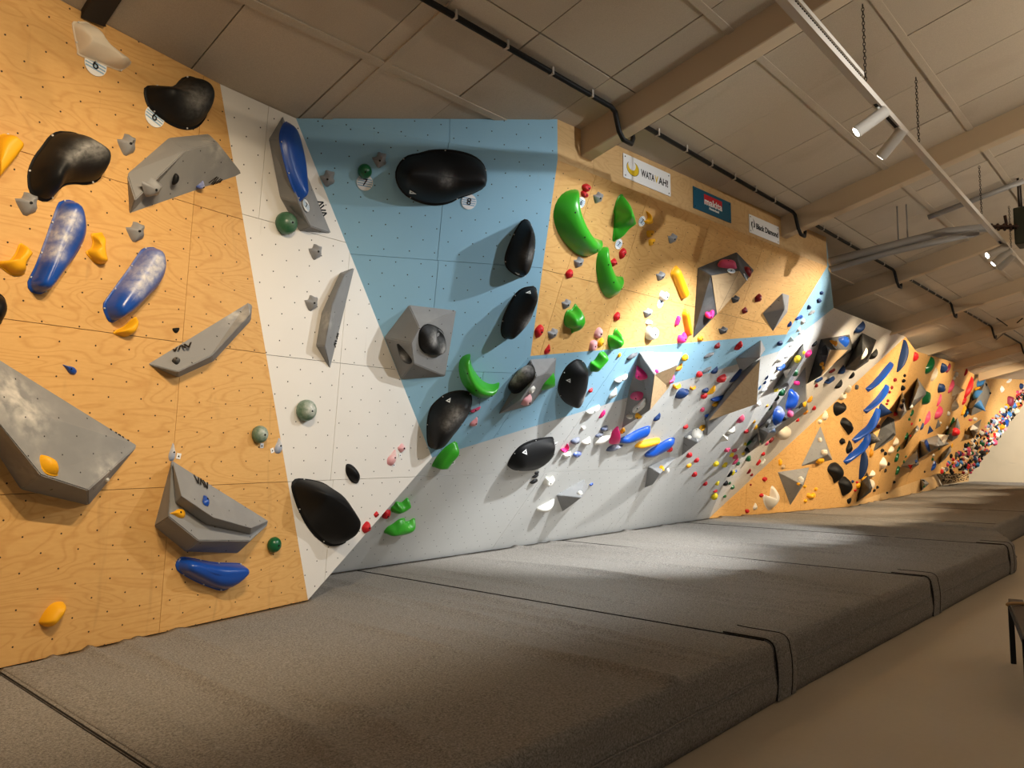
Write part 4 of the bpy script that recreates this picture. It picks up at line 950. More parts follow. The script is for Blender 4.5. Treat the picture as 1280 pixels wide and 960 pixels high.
macro('pink sail hold', 'big pink sail-shaped hold at the left end of the blue rails', 'pink', crop(660, 500, 6.4, [(735, 210), (738, 270), (730, 320), (710, 352), (650, 350), (655, 310), (680, 250)]), .13, ridge=[(770, 545)], lift=.4, screws=0, chalk=[(771, 547, 6, .5)])
macro('white blade hold', 'long white blade hold left of the pink sail hold', 'white', crop(660, 500, 6.4, [(530, 350), (560, 315), (600, 280), (640, 250), (672, 235), (665, 270), (630, 310), (600, 340), (540, 362)]), .09, lift=.4, screws=0)
macro('low white wing hold', 'white wing hold lowest on the grey overhang', 'white', crop(660, 500, 6.4, [(65, 880), (90, 855), (150, 825), (210, 790), (205, 820), (170, 870), (140, 897), (80, 895)]), .12, lift=.4, screws=0)
macro('long blue drip hold', 'glossy blue oblong hold upper on the large slab volume', 'blue', crop(940, 440, 12.8, [(590, 640), (610, 600), (660, 590), (690, 630), (740, 645), (755, 690), (720, 780), (700, 860), (660, 930), (600, 945), (545, 920), (535, 860), (570, 740)]), .14, lift=.3, chalk=[(996, 492, 5, .9)], screws=0)
macro('blue kidney hold', 'glossy blue kidney hold lower on the large slab volume', 'blue', crop(930, 500, 12.8, [(470, 200), (500, 140), (560, 95), (620, 110), (655, 160), (640, 220), (590, 280), (560, 370), (520, 410), (480, 385), (455, 310), (455, 250)]), .14, lift=.3, chalk=[(975, 511, 6, .9)], screws=0)
macro('white bowl hold', 'white bowl-shaped hold low on the orange plywood wall', 'white', [(954, 618), (958, 620), (962, 622), (965, 608), (969, 609), (974, 616), (974, 624), (969, 632), (962, 638), (957, 633), (954, 626)], .22, lift=.5, screws=0, pl=PG)
macro('upper black lump hold', 'uppermost black lump hold on the orange plywood wall', 'black', [(1042, 506), (1048, 502), (1052, 505), (1057, 503), (1058, 510), (1052, 517), (1046, 520), (1042, 515)], .2, lift=.4, screws=0, pl=PG)
macro('middle black lump hold', 'second black lump hold from the top on the orange plywood wall', 'black', [(1050, 528), (1054, 522), (1061, 524), (1064, 530), (1067, 537), (1063, 544), (1059, 540), (1053, 533)], .2, lift=.4, screws=0, pl=PG)
macro('big black lump hold', 'biggest black lump hold right of the grey pyramid volume', 'black', [(1034, 588), (1038, 580), (1046, 578), (1053, 583), (1055, 592), (1050, 600), (1044, 604), (1041, 597)], .25, lift=.4, screws=0, pl=PG)
macro('low black lump hold', 'lower black lump hold touching the biggest one', 'black', [(1048, 603), (1054, 596), (1061, 597), (1066, 607), (1062, 616), (1055, 620), (1051, 612)], .25, lift=.4, screws=0, pl=PG)
def stick(nick, label, pts, w0, pl, col='blue', depth=.14):
    n = len(pts); A_ = []; B_ = []
    for i, (x, y) in enumerate(pts):
        dx = pts[min(i+1, n-1)][0]-pts[max(i-1, 0)][0]; dy = pts[min(i+1, n-1)][1]-pts[max(i-1, 0)][1]; L = hypot(dx, dy)
        w_ = w0[i] if isinstance(w0, list) else w0
        A_.append((x-dy/L*w_, y+dx/L*w_)); B_.append((x+dy/L*w_, y-dx/L*w_))
    return banana(nick, label, col, A_, B_, depth, pl, .4, 1, endp=.5)
stick('top blue stick hold', 'uppermost blue stick-shaped hold on the orange plywood wall', [(1083.5, 488), (1092, 480), (1100, 470), (1108, 461), (1115, 454)], [3, 2.6, 2.3, 2.8, 3], PG)
stick('second blue stick hold', 'second blue stick-shaped hold from the top on the orange plywood wall', [(1081, 515), (1089, 507), (1097, 498), (1104, 490), (1109.5, 482)], [3, 2.6, 2.3, 2.8, 3], PG)
stick('third blue stick hold', 'third blue stick-shaped hold from the top on the orange plywood wall', [(1067, 552), (1076, 543), (1086, 534), (1093, 522), (1098, 511)], [3.4, 3.6, 3.2, 3.4, 3.2], PG)
stick('lowest blue stick hold', 'lowest of the four slanting blue stick holds', [(1056, 579), (1065, 569), (1075, 561), (1082, 552), (1086, 542)], [3.2, 3.6, 3.4, 3.4, 3], PG)
stick('blue blade hold', 'upright blue blade hold at the fold above the dark foot volume', [(1074, 599), (1078, 588), (1081, 576), (1083, 562)], [.6, 3.5, 3.8, 2], PG, 'navy')
stick('top blue blade hold', 'dark blue blade hold under the ceiling at the fold', [(1121, 465), (1127, 453), (1132, 441), (1134.5, 425)], [.5, 3.5, 4, 1.2], PG, 'navy')
# ---------------------------------------------------------------- small holds
SHP = {
 'drop': [(0, 1), (.3, .5), (.75, .0), (.95, -.5), (.55, -.95), (0, -1), (-.55, -.95), (-.95, -.5), (-.75, 0), (-.3, .5)],
 'jug': [(-1, .25), (-.65, .85), (0, .5), (.6, .9), (1, .35), (.85, -.4), (.4, -.9), (-.3, -1), (-.85, -.5)],
 'shield': [(-.98, .22), (-.55, .3), (-.34, .5), (-.2, .98), (.4, .85), (.95, .8), (.83, .13), (1, -.35), (.5, -.7), (-.05, -1), (-.65, -.35)],
 'half': [(-1, .35), (-.3, .7), (.5, .9), (1, .95), (.9, .1), (.5, -.7), (-.1, -.95), (-.7, -.5)],
 'cres': [(-1, .5), (-.6, .2), (0, 0), (.6, .3), (.95, .95), (1, .3), (.7, -.5), (.1, -.9), (-.6, -.6), (-.95, -.05)],
 'fin': [(-1, -.7), (-.6, -.1), (0, .3), (.6, .8), (1, 1), (.9, .4), (.5, -.3), (0, -.75), (-.6, -1)],
 'block': [(-.95, .6), (-.5, .9), (.5, .95), (.95, .8), (1, 0), (.9, -.8), (.3, -.95), (-.6, -.9), (-1, -.5)],
 'diamond': [(0, 1), (.6, .4), (.9, -.1), (.45, -.6), (0, -1), (-.5, -.6), (-.9, .0), (-.5, .5)],
 'flake': [(-1, -.7), (-.4, .3), (.2, .55), (1, .8), (.8, .2), (.2, -.3), (-.5, -1)],
 'cup': [(-1, .9), (-.5, .3), (.1, .2), (.5, .9), (1, .6), (.95, -.3), (.4, -1), (-.4, -.95), (-.9, -.3)],
 'cone': [(cos(a*pi/6), sin(a*pi/6)) for a in range(12)],
}
SNAME = dict(peb='rounded', ball='ball-shaped', drop='teardrop', jug='jug', shield='fang-edged', half='half-moon', cres='crescent', fin='fin-shaped', block='blocky', diamond='diamond', flake='flake', cup='cupped', cone='conical', tri='pyramid', ring='ring-shaped', bar='bar')
CNAME = dict(black='black', blue='blue', navy='dark blue', sky='sky blue', yellow='yellow', lemon='lemon yellow', green='green', dgreen='dark green', red='red', dred='dark red', maroon='maroon', pink='pink', rose='rose pink', white='white', ivory='cream', grey='grey', dgrey='dark grey', orange='orange', tan='tan', bluegrey='blue-grey', blush='chalky red')
MESHC = {}
def unit(typ, seed):
    """unit hold: base about 2 x 2, height 1; shared between holds of the same kind"""
    key = (typ, seed)
    if key in MESHC: return MESHC[key]
    rnd = random.Random(hash(typ) % 7919+seed*31 if False else sum(map(ord, typ))*13+seed*31)
    if typ == 'ball':
        vs = []; fs = []; n = 18; R = 7
        for i in range(R+1):
            a = -.42+(pi/2+.42)*i/R; r, z = cos(a), (sin(a)+.41)/1.41
            for j in range(n): vs.append(V((r*cos(2*pi*j/n), r*sin(2*pi*j/n), z)))
        for i in range(R):
            for j in range(n): fs.append((i*n+j, i*n+(j+1) % n, (i+1)*n+(j+1) % n, (i+1)*n+j))
    elif typ == 'tri':
        k = 3+seed % 2; b = [(cos(2*pi*i/k+.5), sin(2*pi*i/k+.5)) for i in range(k)]; b[0] = (b[0][0]*1.1, b[0][1]*1.1)
        ap = V((rnd.uniform(-.25, .25), rnd.uniform(-.25, .25), 1))
        vs = [V((x, y, 0)) for x, y in b]+[ap]; fs = [(i, (i+1) % k, k) for i in range(k)]
    elif typ == 'ring':
        vs = []; fs = []; n, q = 20, 8
        for i in range(n):
            a = 2*pi*i/n
            for j in range(q+1):
                c = pi*j/q; r = .66+.34*cos(c); vs.append(V((r*cos(a), r*sin(a), sin(c))))
        for i in range(n):
            for j in range(q): fs.append((i*(q+1)+j, i*(q+1)+j+1, ((i+1) % n)*(q+1)+j+1, ((i+1) % n)*(q+1)+j))
    elif typ == 'bar':
        vs = [V(p) for p in ((-1, -1, 0), (1, -1, 0), (1, 1, 0), (-1, 1, 0), (-.6, -.3, 1), (.75, -.3, 1), (.8, .4, .95), (-.6, .4, .95))]
        fs = [(0, 1, 5, 4), (1, 2, 6, 5), (2, 3, 7, 6), (3, 0, 4, 7), (4, 5, 6, 7)]
    else:
        if typ == 'peb':
            ph = [rnd.uniform(0, 6.28) for _ in range(4)]
            out = [(cos(a)*(1+.10*sin(2*a+ph[0])+.09*sin(3*a+ph[1])), sin(a)*(1+.10*sin(2*a+ph[2])+.07*sin(3*a+ph[3]))) for a in [2*pi*i/14 for i in range(14)]]
        else: out = SHP[typ]
        o2 = spline(out, 22); bumps = None; p, q = 2.2, .7; pk = [V((rnd.uniform(-.15, .15), rnd.uniform(-.1, .25)))]
        if typ == 'jug': bumps = [(0, .35, .45, -.35), (0, -.3, .4, .15)]
        if typ == 'cup': bumps = [(.05, .35, .5, -.5)]; p = 3
        if typ == 'cres': pk = [V((-.6, .0)), V((0, -.4)), V((.7, .2))]
        if typ == 'fin': pk = [V((-.4, -.5)), V((.5, .3))]
        if typ == 'flake': pk = [V((-.3, -.2)), V((.4, .3))]; p = 1.5
        if typ == 'cone': p = 1.0; q = 1.0; pk = [V((0, -.2))]
        if typ == 'shield': p = 1.5; pk = [V((.1, .0)), V((.3, .4))]
        if typ == 'diamond': p = 1.5
        if typ == 'block': p = 4
        if typ == 'peb': bumps = [(rnd.uniform(-.4, .4), rnd.uniform(.0, .5), .3, -.22)]
        vs, fs = dome(o2, pk, 1.0, p, q, 0, 6, 0, bumps)
    MESHC[key] = (vs, fs); return vs, fs
DEP = dict(ball=.62, peb=.55, drop=.5, jug=.55, shield=.45, half=.4, cres=.55, fin=.45, block=.55, diamond=.5, flake=.4, cup=.6, cone=.9, tri=.75, ring=.45, bar=.6)
CNT = [0]
def hold(typ, col, x, y, w_, h_, rot=0, chalk=0, dep=None, pl=None, seed=None):
    CNT[0] += 1
    try: P, N_, own = place(x, y, pl)
    except Exception as e: print('SKIP', e); return None
    Z = zdepth(P); W, H = w_*Z/FPX/2, h_*Z/FPX/2
    d = (dep or DEP[typ])*2*min(W, H)*1.05
    pln = (N_, N_.dot(P)); bx, by = x, y; k1 = k2 = 1.0; vs0, fs = unit(typ, (CNT[0] % 3) if seed is None else seed)
    cr, sr = abs(cos(radians(rot))), abs(sin(radians(rot))); tw = hypot(w_*cr, h_*sr)/2; th = hypot(h_*cr, w_*sr)/2
    for it_ in range(5):                            # size and shift the hold until its silhouette fills the measured box
        m = frame(hit(pln, bx, by), N_) @ M.Rotation(radians(rot), 4, 'Z')
        vs = [V((v.x*W*k1, v.y*H*k2, v.z*d)) for v in vs0]
        if it_ == 4: break
        X, Y, A_, B_ = cxy([pix(m @ v) for v in vs]); bx += x-X; by += y-Y
        if rot == 0: k1 *= (tw/A_)**.8; k2 *= (th/B_)**.8
        else: g = ((tw*th)/(A_*B_))**.4; k1 *= g; k2 *= g
        k1 = max(.45, min(1.8, k1)); k2 = max(.45, min(1.8, k2))
    W *= k1; H *= k2
    ch = [(0, H*.2, max(W, H)*.8, chalk)] if chalk else None
    o = shell('climbing_hold', vs, fs, col, m, None, ch, typ not in ('tri', 'bar'))
    if min(w_, h_) >= 6.5 and typ not in ('ring', 'cres', 'tri'):
        zt = max((v.z for v in vs if hypot(v.x, v.y) < .25*min(W, H)+.004), default=d)
        disc('bolt', 0, 0, zt+.0012, min(.008, .16*min(W, H)+.002), 'hole', o, m, min(.01, d*.3), 8)
    HOLDS.append((o, typ, col, x, y, w_, h_, own, chalk)); return o
DATA = '''
shield grey 158 181 24 28|shield grey 33 255 29 30|shield grey 169 290 24 26|shield grey 190 234 26 24|peb black 219.5 224 9 15|drop blue 250.5 231 11 11 40 .6
peb black 220 451 11 10 0 .3|half black 220 413 9 7|drop blue 87 462 10 20 62|peb dgrey 1 494 12 12 0 .5|peb white 134 600 8 5
drop yellow 222 642 11 21 84|drop blue 257.5 626 9 13 -20|drop bluegrey 215 565 9 23 0 .9
ball dgreen 325 543 21 22 0 .9|drop bluegrey 348 557 10 20 0 .8|ball dgreen 343 681 18 20
ball dgreen 358 279 28 29 0 .2|shield grey 394 315 17 20|shield grey 389 379 17 20|ball dgreen 383 513 26 27 0 1
drop blush 489.5 572 12 19 -20 .9|diamond blush 502 560 10 12 0 .6|peb red 458 659 12 15|diamond red 470.5 643 7 8|peb red 483 643 11 12
shield grey 409 223 19 21|shield grey 474 200 18 20|ball dgreen 456 214 18 19
fin rose 594 512 14 8|drop blush 592 527 10 12|peb blush 658 500 15 14 30 .6|ring white 665 487 9 10 -30
peb red 733 235 12 11|peb red 731 243 10 9|shield grey 748 247 13 15|shield grey 723.5 328 13 14|shield grey 708 380 12 13|shield grey 841 298 12 13|shield grey 826 345 12 12|shield grey 810 391 12 12|shield grey 691 417 13 14|shield dgrey 919.5 374 11 10|shield dgrey 904 413 12 10
peb red 711.5 342 10 12|peb red 778.5 317 10 14|diamond red 767 328 10 11|peb red 771 395.5 9 12|peb blush 748 416 12 13 30 .8|block blush 741.5 431.5 10 14 15 .4|peb yellow 751 428 8 12|peb red 674 414 12 17|drop red 684 436.5 8 13
cres yellow 810 272 10 20 70|half yellow 813 292.5 10 9|half yellow 815 303 9 9|jug white 830 370 13 13|tri white 811 403 10 8|cup white 815 416 18 18
block pink 847 401 8 13|jug pink 852.5 422 14 13 30|jug orange 875.5 423 8 7|block rose 909 330 22 13 -8|peb dred 935 340 10 14|jug pink 887 393 12 11 20|peb dred 948 372.5 9.5 11|diamond dred 931 388 8 9
peb yellow 774 444 5 6|flake dgrey 790 445 14 10|fin white 776 473 17 11|drop white 766 491 10 15 20|peb red 738 488 6 6
drop white 817 449 17 19|drop pink 803 466 18 19 10|peb pink 821 464 5 5|peb pink 796 495 17 11 10 .3|fin white 799 507 23 14 10|peb yellow 798 520 9 8|peb white 787 521 9 6|peb yellow 778 538.5 7 8
ball yellow 856 447 9 9|cres orange 846 483 11 8|drop navy 852.5 492 14 17 -60|drop navy 821 521 9 11|bar pink 840 474 6 14 -25|bar orange 848 459 6 15 -25
fin white 741 512 18 12|peb pink 752.5 517.5 7 11|peb white 729 535 6 5|peb navy 755.5 535.5 10 8 0 .5|peb navy 749 543.5 11 7 20 .6|drop navy 768 560 8 21 -76 .6|peb navy 719 551 12 9 0 .6|drop white 732.5 551 12 11|cres pink 706 560 10 13 40|peb white 708.5 568 11 8|peb blue 721.5 568 11 8 0 .4
peb red 837 562 8 7|peb red 857 533.5 7 6|peb yellow 827 585 7 7|peb white 834 588.5 6 6|peb white 725 616 7 6|peb blue 739 605.5 5 4|cup white 686 601.5 15 13|peb black 667 601.5 11 6 20|peb black 669 595 9 5 20|peb black 671 591 6 4 20
peb dred 896.5 432 8 8|peb red 923 432 10 12|flake dgrey 886 444 13 8|flake dgrey 883 462.5 12 9|drop navy 893 462.5 9 10|peb red 874 468 9 8|peb red 902 473 13 11|drop navy 919.5 468 10 20
bar yellow 888.5 487.5 7 20 -8|peb navy 881.5 488 9 7|peb red 880 495 9 8|fin blue 898 497.5 20 9|peb yellow 894 505 8 7|cres orange 866 485 8 6|peb rose 878 512 6 6|peb blue 884 519.5 7 5|jug yellow 877 534.5 10 9|ball white 871 542 13 14|peb rose 925.5 523.5 10 11|drop white 914 537.5 11 9|tri white 905 548 11 9|peb red 933 539 7 6
peb navy 975 429 8 7|tri white 988.5 424.5 8 8|flake grey 990 431 9 6|flake grey 984 445 9 6|flake grey 974 457 9 6|flake grey 967 473 9 6|flake grey 955 487.5 9 6|drop white 974 448 10 12|fin blue 976 459 12 9|peb navy 958 472 4 6|peb navy 956 478 4 5|peb sky 948.5 485 4 7|peb white 948 505 8 7
peb navy 1011.5 384 6 6|flake grey 1014.5 391 9 7|fin blue 999 397 10 7|drop blue 987 405 6 8|diamond white 1003.5 402 7 9|diamond white 998 412 6 7|flake grey 1001.5 415.5 8 6|peb navy 1027 366 6 5|peb navy 1024 376 7 6
ball lemon 997 449 9 10|drop pink 1009.5 442 10 12 -30|drop black 1018 429.5 6 9 -20|peb lemon 1005 441 4 5|tri white 984 467 9 13|jug dgreen 994 466 9 8 20|jug dgreen 977 490 10 9 30|peb black 971 498 5 8 -30|peb lemon 970 487 6 6|peb dgreen 963 509.5 4 7|peb yellow 959 507 4 4|peb yellow 942.5 527 4 5|peb yellow 944.5 534 5 6
block pink 996 479 8 6|ball pink 988 517.5 9 9 0 .4|peb black 980 523.5 7 6|drop black 961 529 8 13 20 .5|half yellow 1006 505.5 5 8|flake black 1001 507 5 8|jug orange 1012 499 7 9|cres dgreen 955 539 8 7|peb dgreen 951.5 551.5 6 5|peb rose 958.5 554 5 6|ring dred 964 550 6 9 -30|tri bluegrey 966 538 6 6|jug dgreen 936 554 8 7|peb black 934 562 7 8|peb lemon 931.5 555 5 4|peb rose 919 571 9 6|peb rose 918 563 7 5
ball lemon 895 580 8 7|jug lemon 906 581 7 7|peb rose 910 562 6 5|jug lemon 914.5 568.5 6 6|drop rose 919 576 7 10|peb lemon 929 567 5 4|jug dgreen 935 573 8 8|peb dgreen 922.5 579.5 6 5|peb black 912 592 6 9|peb lemon 916 591 5 7|peb blue 919.5 589 4 4|peb black 907 604 7 7|peb dgreen 912 604 4 4|peb dgreen 915.5 609 6 6|peb dgreen 906 620.5 6 4|ball lemon 893 620.5 9 9|peb red 894 614 6 4|jug lemon 896.5 604 6 6
peb red 861.5 569 8 7|peb red 870.5 575 7 7|peb yellow 861 582 7 6|peb red 868 593 7 7|peb red 881.5 604.5 6 6|jug rose 909 562.5 8 6|ball white 862 546.5 6 5
drop navy 1074.5 409 14 16 -10|peb blue 1055 427 15 14|jug orange 1042 429 11 8|cres black 1030 438 14 10 20|jug orange 1027 455 6 6|peb orange 1029 460 4 6|drop ivory 1080.5 442 8 15|drop black 1091.5 442.5 11 15 -10|peb navy 1052 462 11 11 -30|fin navy 1037 475 15 10|fin dred 1040 463.5 10 6|peb dred 1020.5 482 6 5|drop black 1048 480 10 12|peb black 1064.5 469 7 9|fin navy 1023.5 474.5 13 7
cup ivory 1053 495 11 10|cup ivory 1060 486 9 10|block dgrey 1071 484 5 6|peb black 1053 551.5 8 8|drop black 1061.5 558.5 9 17|half black 1061.5 626 6 8|drop ivory 1031.5 519 8 13|peb ivory 1025 527 6 6|ball ivory 979 541 24 18|peb red 997 525 5 5|half orange 1007 515.5 10 6|peb red 1017.5 510 6 6|block ivory 1025 550 5 6|block ivory 1030.5 565.5 8 7|peb yellow 1025 576.5 11 7|block white 1001 599 8 7|peb yellow 998 605 5 4|peb yellow 1006 608 5 4
peb red 952 619 6 5|drop white 944 633 6 9|peb yellow 975.5 578 5 9|peb tan 979 583.5 5 6|peb yellow 1020 611.5 5 5|jug yellow 1014 619.5 12 8|peb yellow 1007 626 5 5|peb red 954 567.5 6 5|ring red 948 578 6 8|drop white 953 577.5 6 9|peb red 956 599 7 6|peb dred 936 589 5 7|peb dred 939.5 593.5 5 4|peb dred 938.5 606 3 3|peb red 934 639 6 5
peb dred 1119 475 5 5|peb dred 1115 484.5 4 5|peb dred 1112 490 4 4|peb dred 1110 501 4 4|peb dred 1108.5 505 4 3|cone navy 1107 513 16 18|peb dred 1098 533 6 5|cone black 1093 548 14 19 -20 .4
peb red 1145 446 8 12|peb black 1131 469.5 4 4|peb black 1130 476 5 5|peb black 1129 485 7 7|peb black 1129 501 8 6|peb black 1127 508 8 7|peb red 1119.5 517.5 6 6|drop dgreen 1140 516 5 9 -15|peb dgreen 1137 524 4 4|peb dgreen 1150 525 3 4|peb white 1139 508 5 5|drop ivory 1120 552 9 11|drop ivory 1114 562 9 10|drop dgreen 1123 561 4 8 -20|ring dgreen 1121 572 6 11 -20|ring dgreen 1122 588 6 11 -20|drop dgreen 1133 545 5 9 -15|peb red 1140 530 3 4|peb white 1146 538 4 4|peb red 1138 545 4 3|drop navy 1152.5 533 5 9 -20
drop orange 1089 566 6 12|diamond ivory 1104 579 13 16|drop ivory 1090.5 592 9 9|drop ivory 1090.5 605 8 12|peb yellow 1080.5 598 4 6|peb yellow 1073 607 6 8|peb red 1071.5 603 4 3|peb red 1069 613 4 3|peb navy 1066 602 4 4|peb black 1111 580 4 5|peb black 1107 588 4 5|peb black 1118 602.5 4 4|peb black 1097 609 5 4|peb black 1093 613 5 4|peb black 1103 563 7 5|peb black 1107 567 5 5|peb dgreen 1132.5 570.5 3 3|peb dgreen 1130 577 3 4|cone red 1138 584 7 6|peb navy 1145.5 577 5 5|peb black 1109 616 3 3|peb black 1156 589.5 3 3
drop dgreen 1162.5 456.5 13 21 -15|drop ivory 1168 468 9 16 -25|peb navy 1180 460 11 13|drop maroon 1185.5 460 6 12 -20|jug navy 1177 485 13 12|drop rose 1189 483 8 18 -10|ring white 1195.5 468 6 7|peb white 1193 473 4 5|tri ivory 1198 488 17 15|drop red 1207.5 465 5 10|drop red 1211 484 10 27 -20|drop red 1205.5 501 6 10 -35|cup dgreen 1158 497 13 18|drop rose 1174 500 6 18 -5|drop rose 1173.5 515.5 12 16 -20|diamond rose 1159 522.5 9 17 -25|diamond ivory 1194 507 12 14|peb white 1186 517 5 6|tri navy 1163 537.5 7 11|cone dgrey 1172.5 530 5 13|peb white 1176 528.5 3 3|ball red 1195 540 12 11|fin dgreen 1190 529 8 16|fin yellow 1204.5 513 7 13|fin sky 1208 516 7 11|tri ivory 1179 549 13 13|drop blue 1159 557 8 14 30|peb white 1184 534.5 3 5|peb dgreen 1185 541 3 5|tri white 1217.5 534 11 8|block rose 1213 525 5 3|peb white 1219 524 6 5|tri ivory 1209 546 8 6|fin sky 1227 475 13 19|fin yellow 1222 486 7 5|drop sky 1222.5 493.5 13 12 -40|cone sky 1224.5 507 14 14|peb navy 1217.5 498 5 6|peb black 1233 481 3 4|peb black 1238 491.5 3 3|diamond white 1253 486.5 6 9|fin white 1261.5 476 7 6|block maroon 1263.5 502 9 14|peb navy 1277 483 6 8|drop blue 1258 529 7 11|block black 1228 567 10 7
drop blue 1167 582 7 13|peb dgreen 1155 608 3 3|peb black 1154 601 3 3|ring black 1189 570 4 6|fin yellow 1190 557 3 6|peb dgreen 1174 561 5 3|peb white 1167 569 4 4|peb dgreen 1166 574 4 4|peb black 1183 542 4 4
'''
for ln in DATA.strip().split('\n'):
    for it in ln.split('|'):
        t = it.split(); nums = [float(q) for q in t[2:]]
        hold(t[0], t[1], *nums[:4], rot=nums[4] if len(nums) > 4 else 0, chalk=nums[5] if len(nums) > 5 else 0)
# dense little holds of the spray wall: nobody could count them
rs = random.Random(3); cols = ['red', 'black', 'white', 'navy', 'sky', 'dgrey', 'black', 'ivory', 'black', 'dgrey', 'orange', 'ivory', 'tan', 'white', 'bluegrey', 'dred', 'blush', 'black', 'dgreen', 'rose']
bycol = {c: [] for c in cols}
poly = [(1174, 591), (1189, 573), (1206, 557), (1220, 546), (1236, 528), (1252, 512), (1266, 497), (1274, 486), (1288, 478), (1288, 492), (1268, 519), (1246, 549), (1228, 572), (1213, 591)]
def inside(x, y):
    c = False
    for i in range(len(poly)):
        (xa, ya), (xb, yb_) = poly[i], poly[i-1]
        if (ya > y) != (yb_ > y) and x < (xb-xa)*(y-ya)/(yb_-ya)+xa: c = not c
    return c
k = 0
while k < 560:
    x, y = rs.uniform(1172, 1290), rs.uniform(476, 592)
    if not inside(x, y): continue
    k += 1; P = hit(PK, x, y); m = frame(P, PK[0]) @ M.Rotation(rs.uniform(0, 6.28), 4, 'Z'); r = rs.uniform(.028, .075)*(1.7 if rs.random() < .12 else 1)
    vs, fs = unit('peb', rs.randint(0, 2)); n = 22
    vs2 = [m @ V((v.x*r, v.y*r*rs.uniform(.6, 1), v.z*r*1.1)) for v in vs]
    bycol[rs.choice(cols)].append((vs2, fs))
# of the single holds the largest in view stay objects of their own; the tiniest far ones join the dense band as one
KEEP = 300-len([l for l in LAND if l[3].name.startswith('climbing_hold')])
HOLDS.sort(key=lambda r: -r[5]*r[6])
for r in HOLDS[KEEP:]:
    mw = wm(r[0]); bycol.setdefault(r[2], []).append(([mw @ v.co for v in r[0].data.vertices], [tuple(p.vertices) for p in r[0].data.polygons]))
    for c_ in list(r[0].children): bpy.data.objects.remove(c_)
    bpy.data.objects.remove(r[0])
HOLDS = HOLDS[:KEEP]
allg = []; mi_ = []; names = [c for c in bycol if bycol[c]]
for i, c in enumerate(names):
    for g in bycol[c]: allg.append(g); mi_ += [i]*len(g[1])
v_, f_ = merge_geo(allg); me = bpy.data.meshes.new('tiny_climbing_holds'); me.from_pydata(v_, [], f_)
for c in names: me.materials.append(MATS[c])
for p_, i in zip(me.polygons, mi_): p_.material_index = i; p_.use_smooth = True
spray = bpy.data.objects.new('tiny_climbing_holds', me); COL.objects.link(spray)
tag(spray, 'dense mass of tiny mixed holds, thickest along the spray wall', 'climbing holds', None, 'stuff')
# ---------------------------------------------------------------- grade tags: white discs with pale blue bands and a number
def grade_tag(x, y, rx, ry, num, label, rot=0):
    P, N_, own = cast(x, y); Z = zdepth(P); r = rx*Z/FPX; m = frame(P+N_*.002, N_) @ M.Rotation(radians(rot), 4, 'Z') @ M.Diagonal((1, ry/rx if ry < rx else 1.0, 1, 1))
    v, f = tube_geo([V((0, 0, 0)), V((0, 0, .004))], r, 24); o = mesh_obj('grade_tag', v, f, 'card', None, m)
    tag(o, label, 'tag', 'grade tags')
    for yy in (.42, .14, -.14, -.42):
        hw = sqrt(1-yy*yy)*r*.93; box('stripe', -hw, hw, (yy-.075)*r, (yy+.075)*r, .004, .0046, 'cardblue', o, m)
    text(num, r*1.25, 'ink', o, m @ M.Translation((0, -.02*r, .0052)), 'number', extrude=.0006, bold=.012*r)
    return o
grade_tag(119, 81, 14, 14, '6', 'round white tag reading 6 under the white winged hold', -8)
grade_tag(193, 146, 13, 13, '6', 'round white tag reading 6 under the black bean hold', -20)
grade_tag(382, 257, 8, 8, '7', 'round white tag reading 7 under the long blue hold', -18)
grade_tag(456, 228, 10, 10, '7', 'round white tag reading 7 under the green ball hold', -5)
grade_tag(586, 252, 9.5, 9.5, '8', 'round white tag reading 8 under the wide black mask hold', -4)
grade_tag(726, 253, 7, 7, '6', 'round white tag reading 6 under the twin red holds', -10)
grade_tag(773, 305, 6.5, 6.5, '7', 'round white tag reading 7 under the green fin hold', -12)
grade_tag(802, 276.5, 6.5, 6.5, '7', 'round white tag reading 7 left of the yellow crescent hold', -12)
grade_tag(825, 379, 6, 6, '7', 'round white tag reading 7 under the white jug hold', -12)
grade_tag(914, 339, 5, 5, '7', 'small white tag under the rose hold on the hexagon volume', -12)
grade_tag(931.5, 346.5, 5, 5, '7', 'small white tag under the dark red hold at the hexagon volume corner', -12)
grade_tag(1043, 433.5, 3.6, 3.6, '7', 'tiny white tag under the orange hold in the shade', -12)
def card(x, y, s, label, rot=0):
    P, N_, own = cast(x, y); Z = zdepth(P); r = s*Z/FPX/2; m = frame(P+N_*.001, N_) @ M.Rotation(radians(rot), 4, 'Z')
    o = box('start_card', -r, r, -r*1.2, r*1.2, 0, .003, 'card', None, m); tag(o, label, 'card', 'small start cards')
    v, f = prism([(-r*.5, -r*.5), (r*.5, -r*.5), (0, r*.5)], .003, .0036); mesh_obj('triangle_mark', v, f, 'ink', o, m)
card(24, 544, 6, 'small white card on the big left volume'); card(223, 570, 6, 'small white card beside the chalky hold above the two-tier volume', -10)
card(327, 557, 5, 'small white card under the chalky green ball'); card(340, 563, 5, 'small white card left of the blue-grey teardrop hold', 20)
card(492, 581, 4, 'small white card under the chalky red teardrop hold', 10); card(500, 569, 4, 'small white card under the chalky red diamond hold', 10)
card(566, 578, 6, 'small card right of the green horn hold', 30); card(694.5, 555, 5, 'small card at the right tip of the black leaf hold', 30)
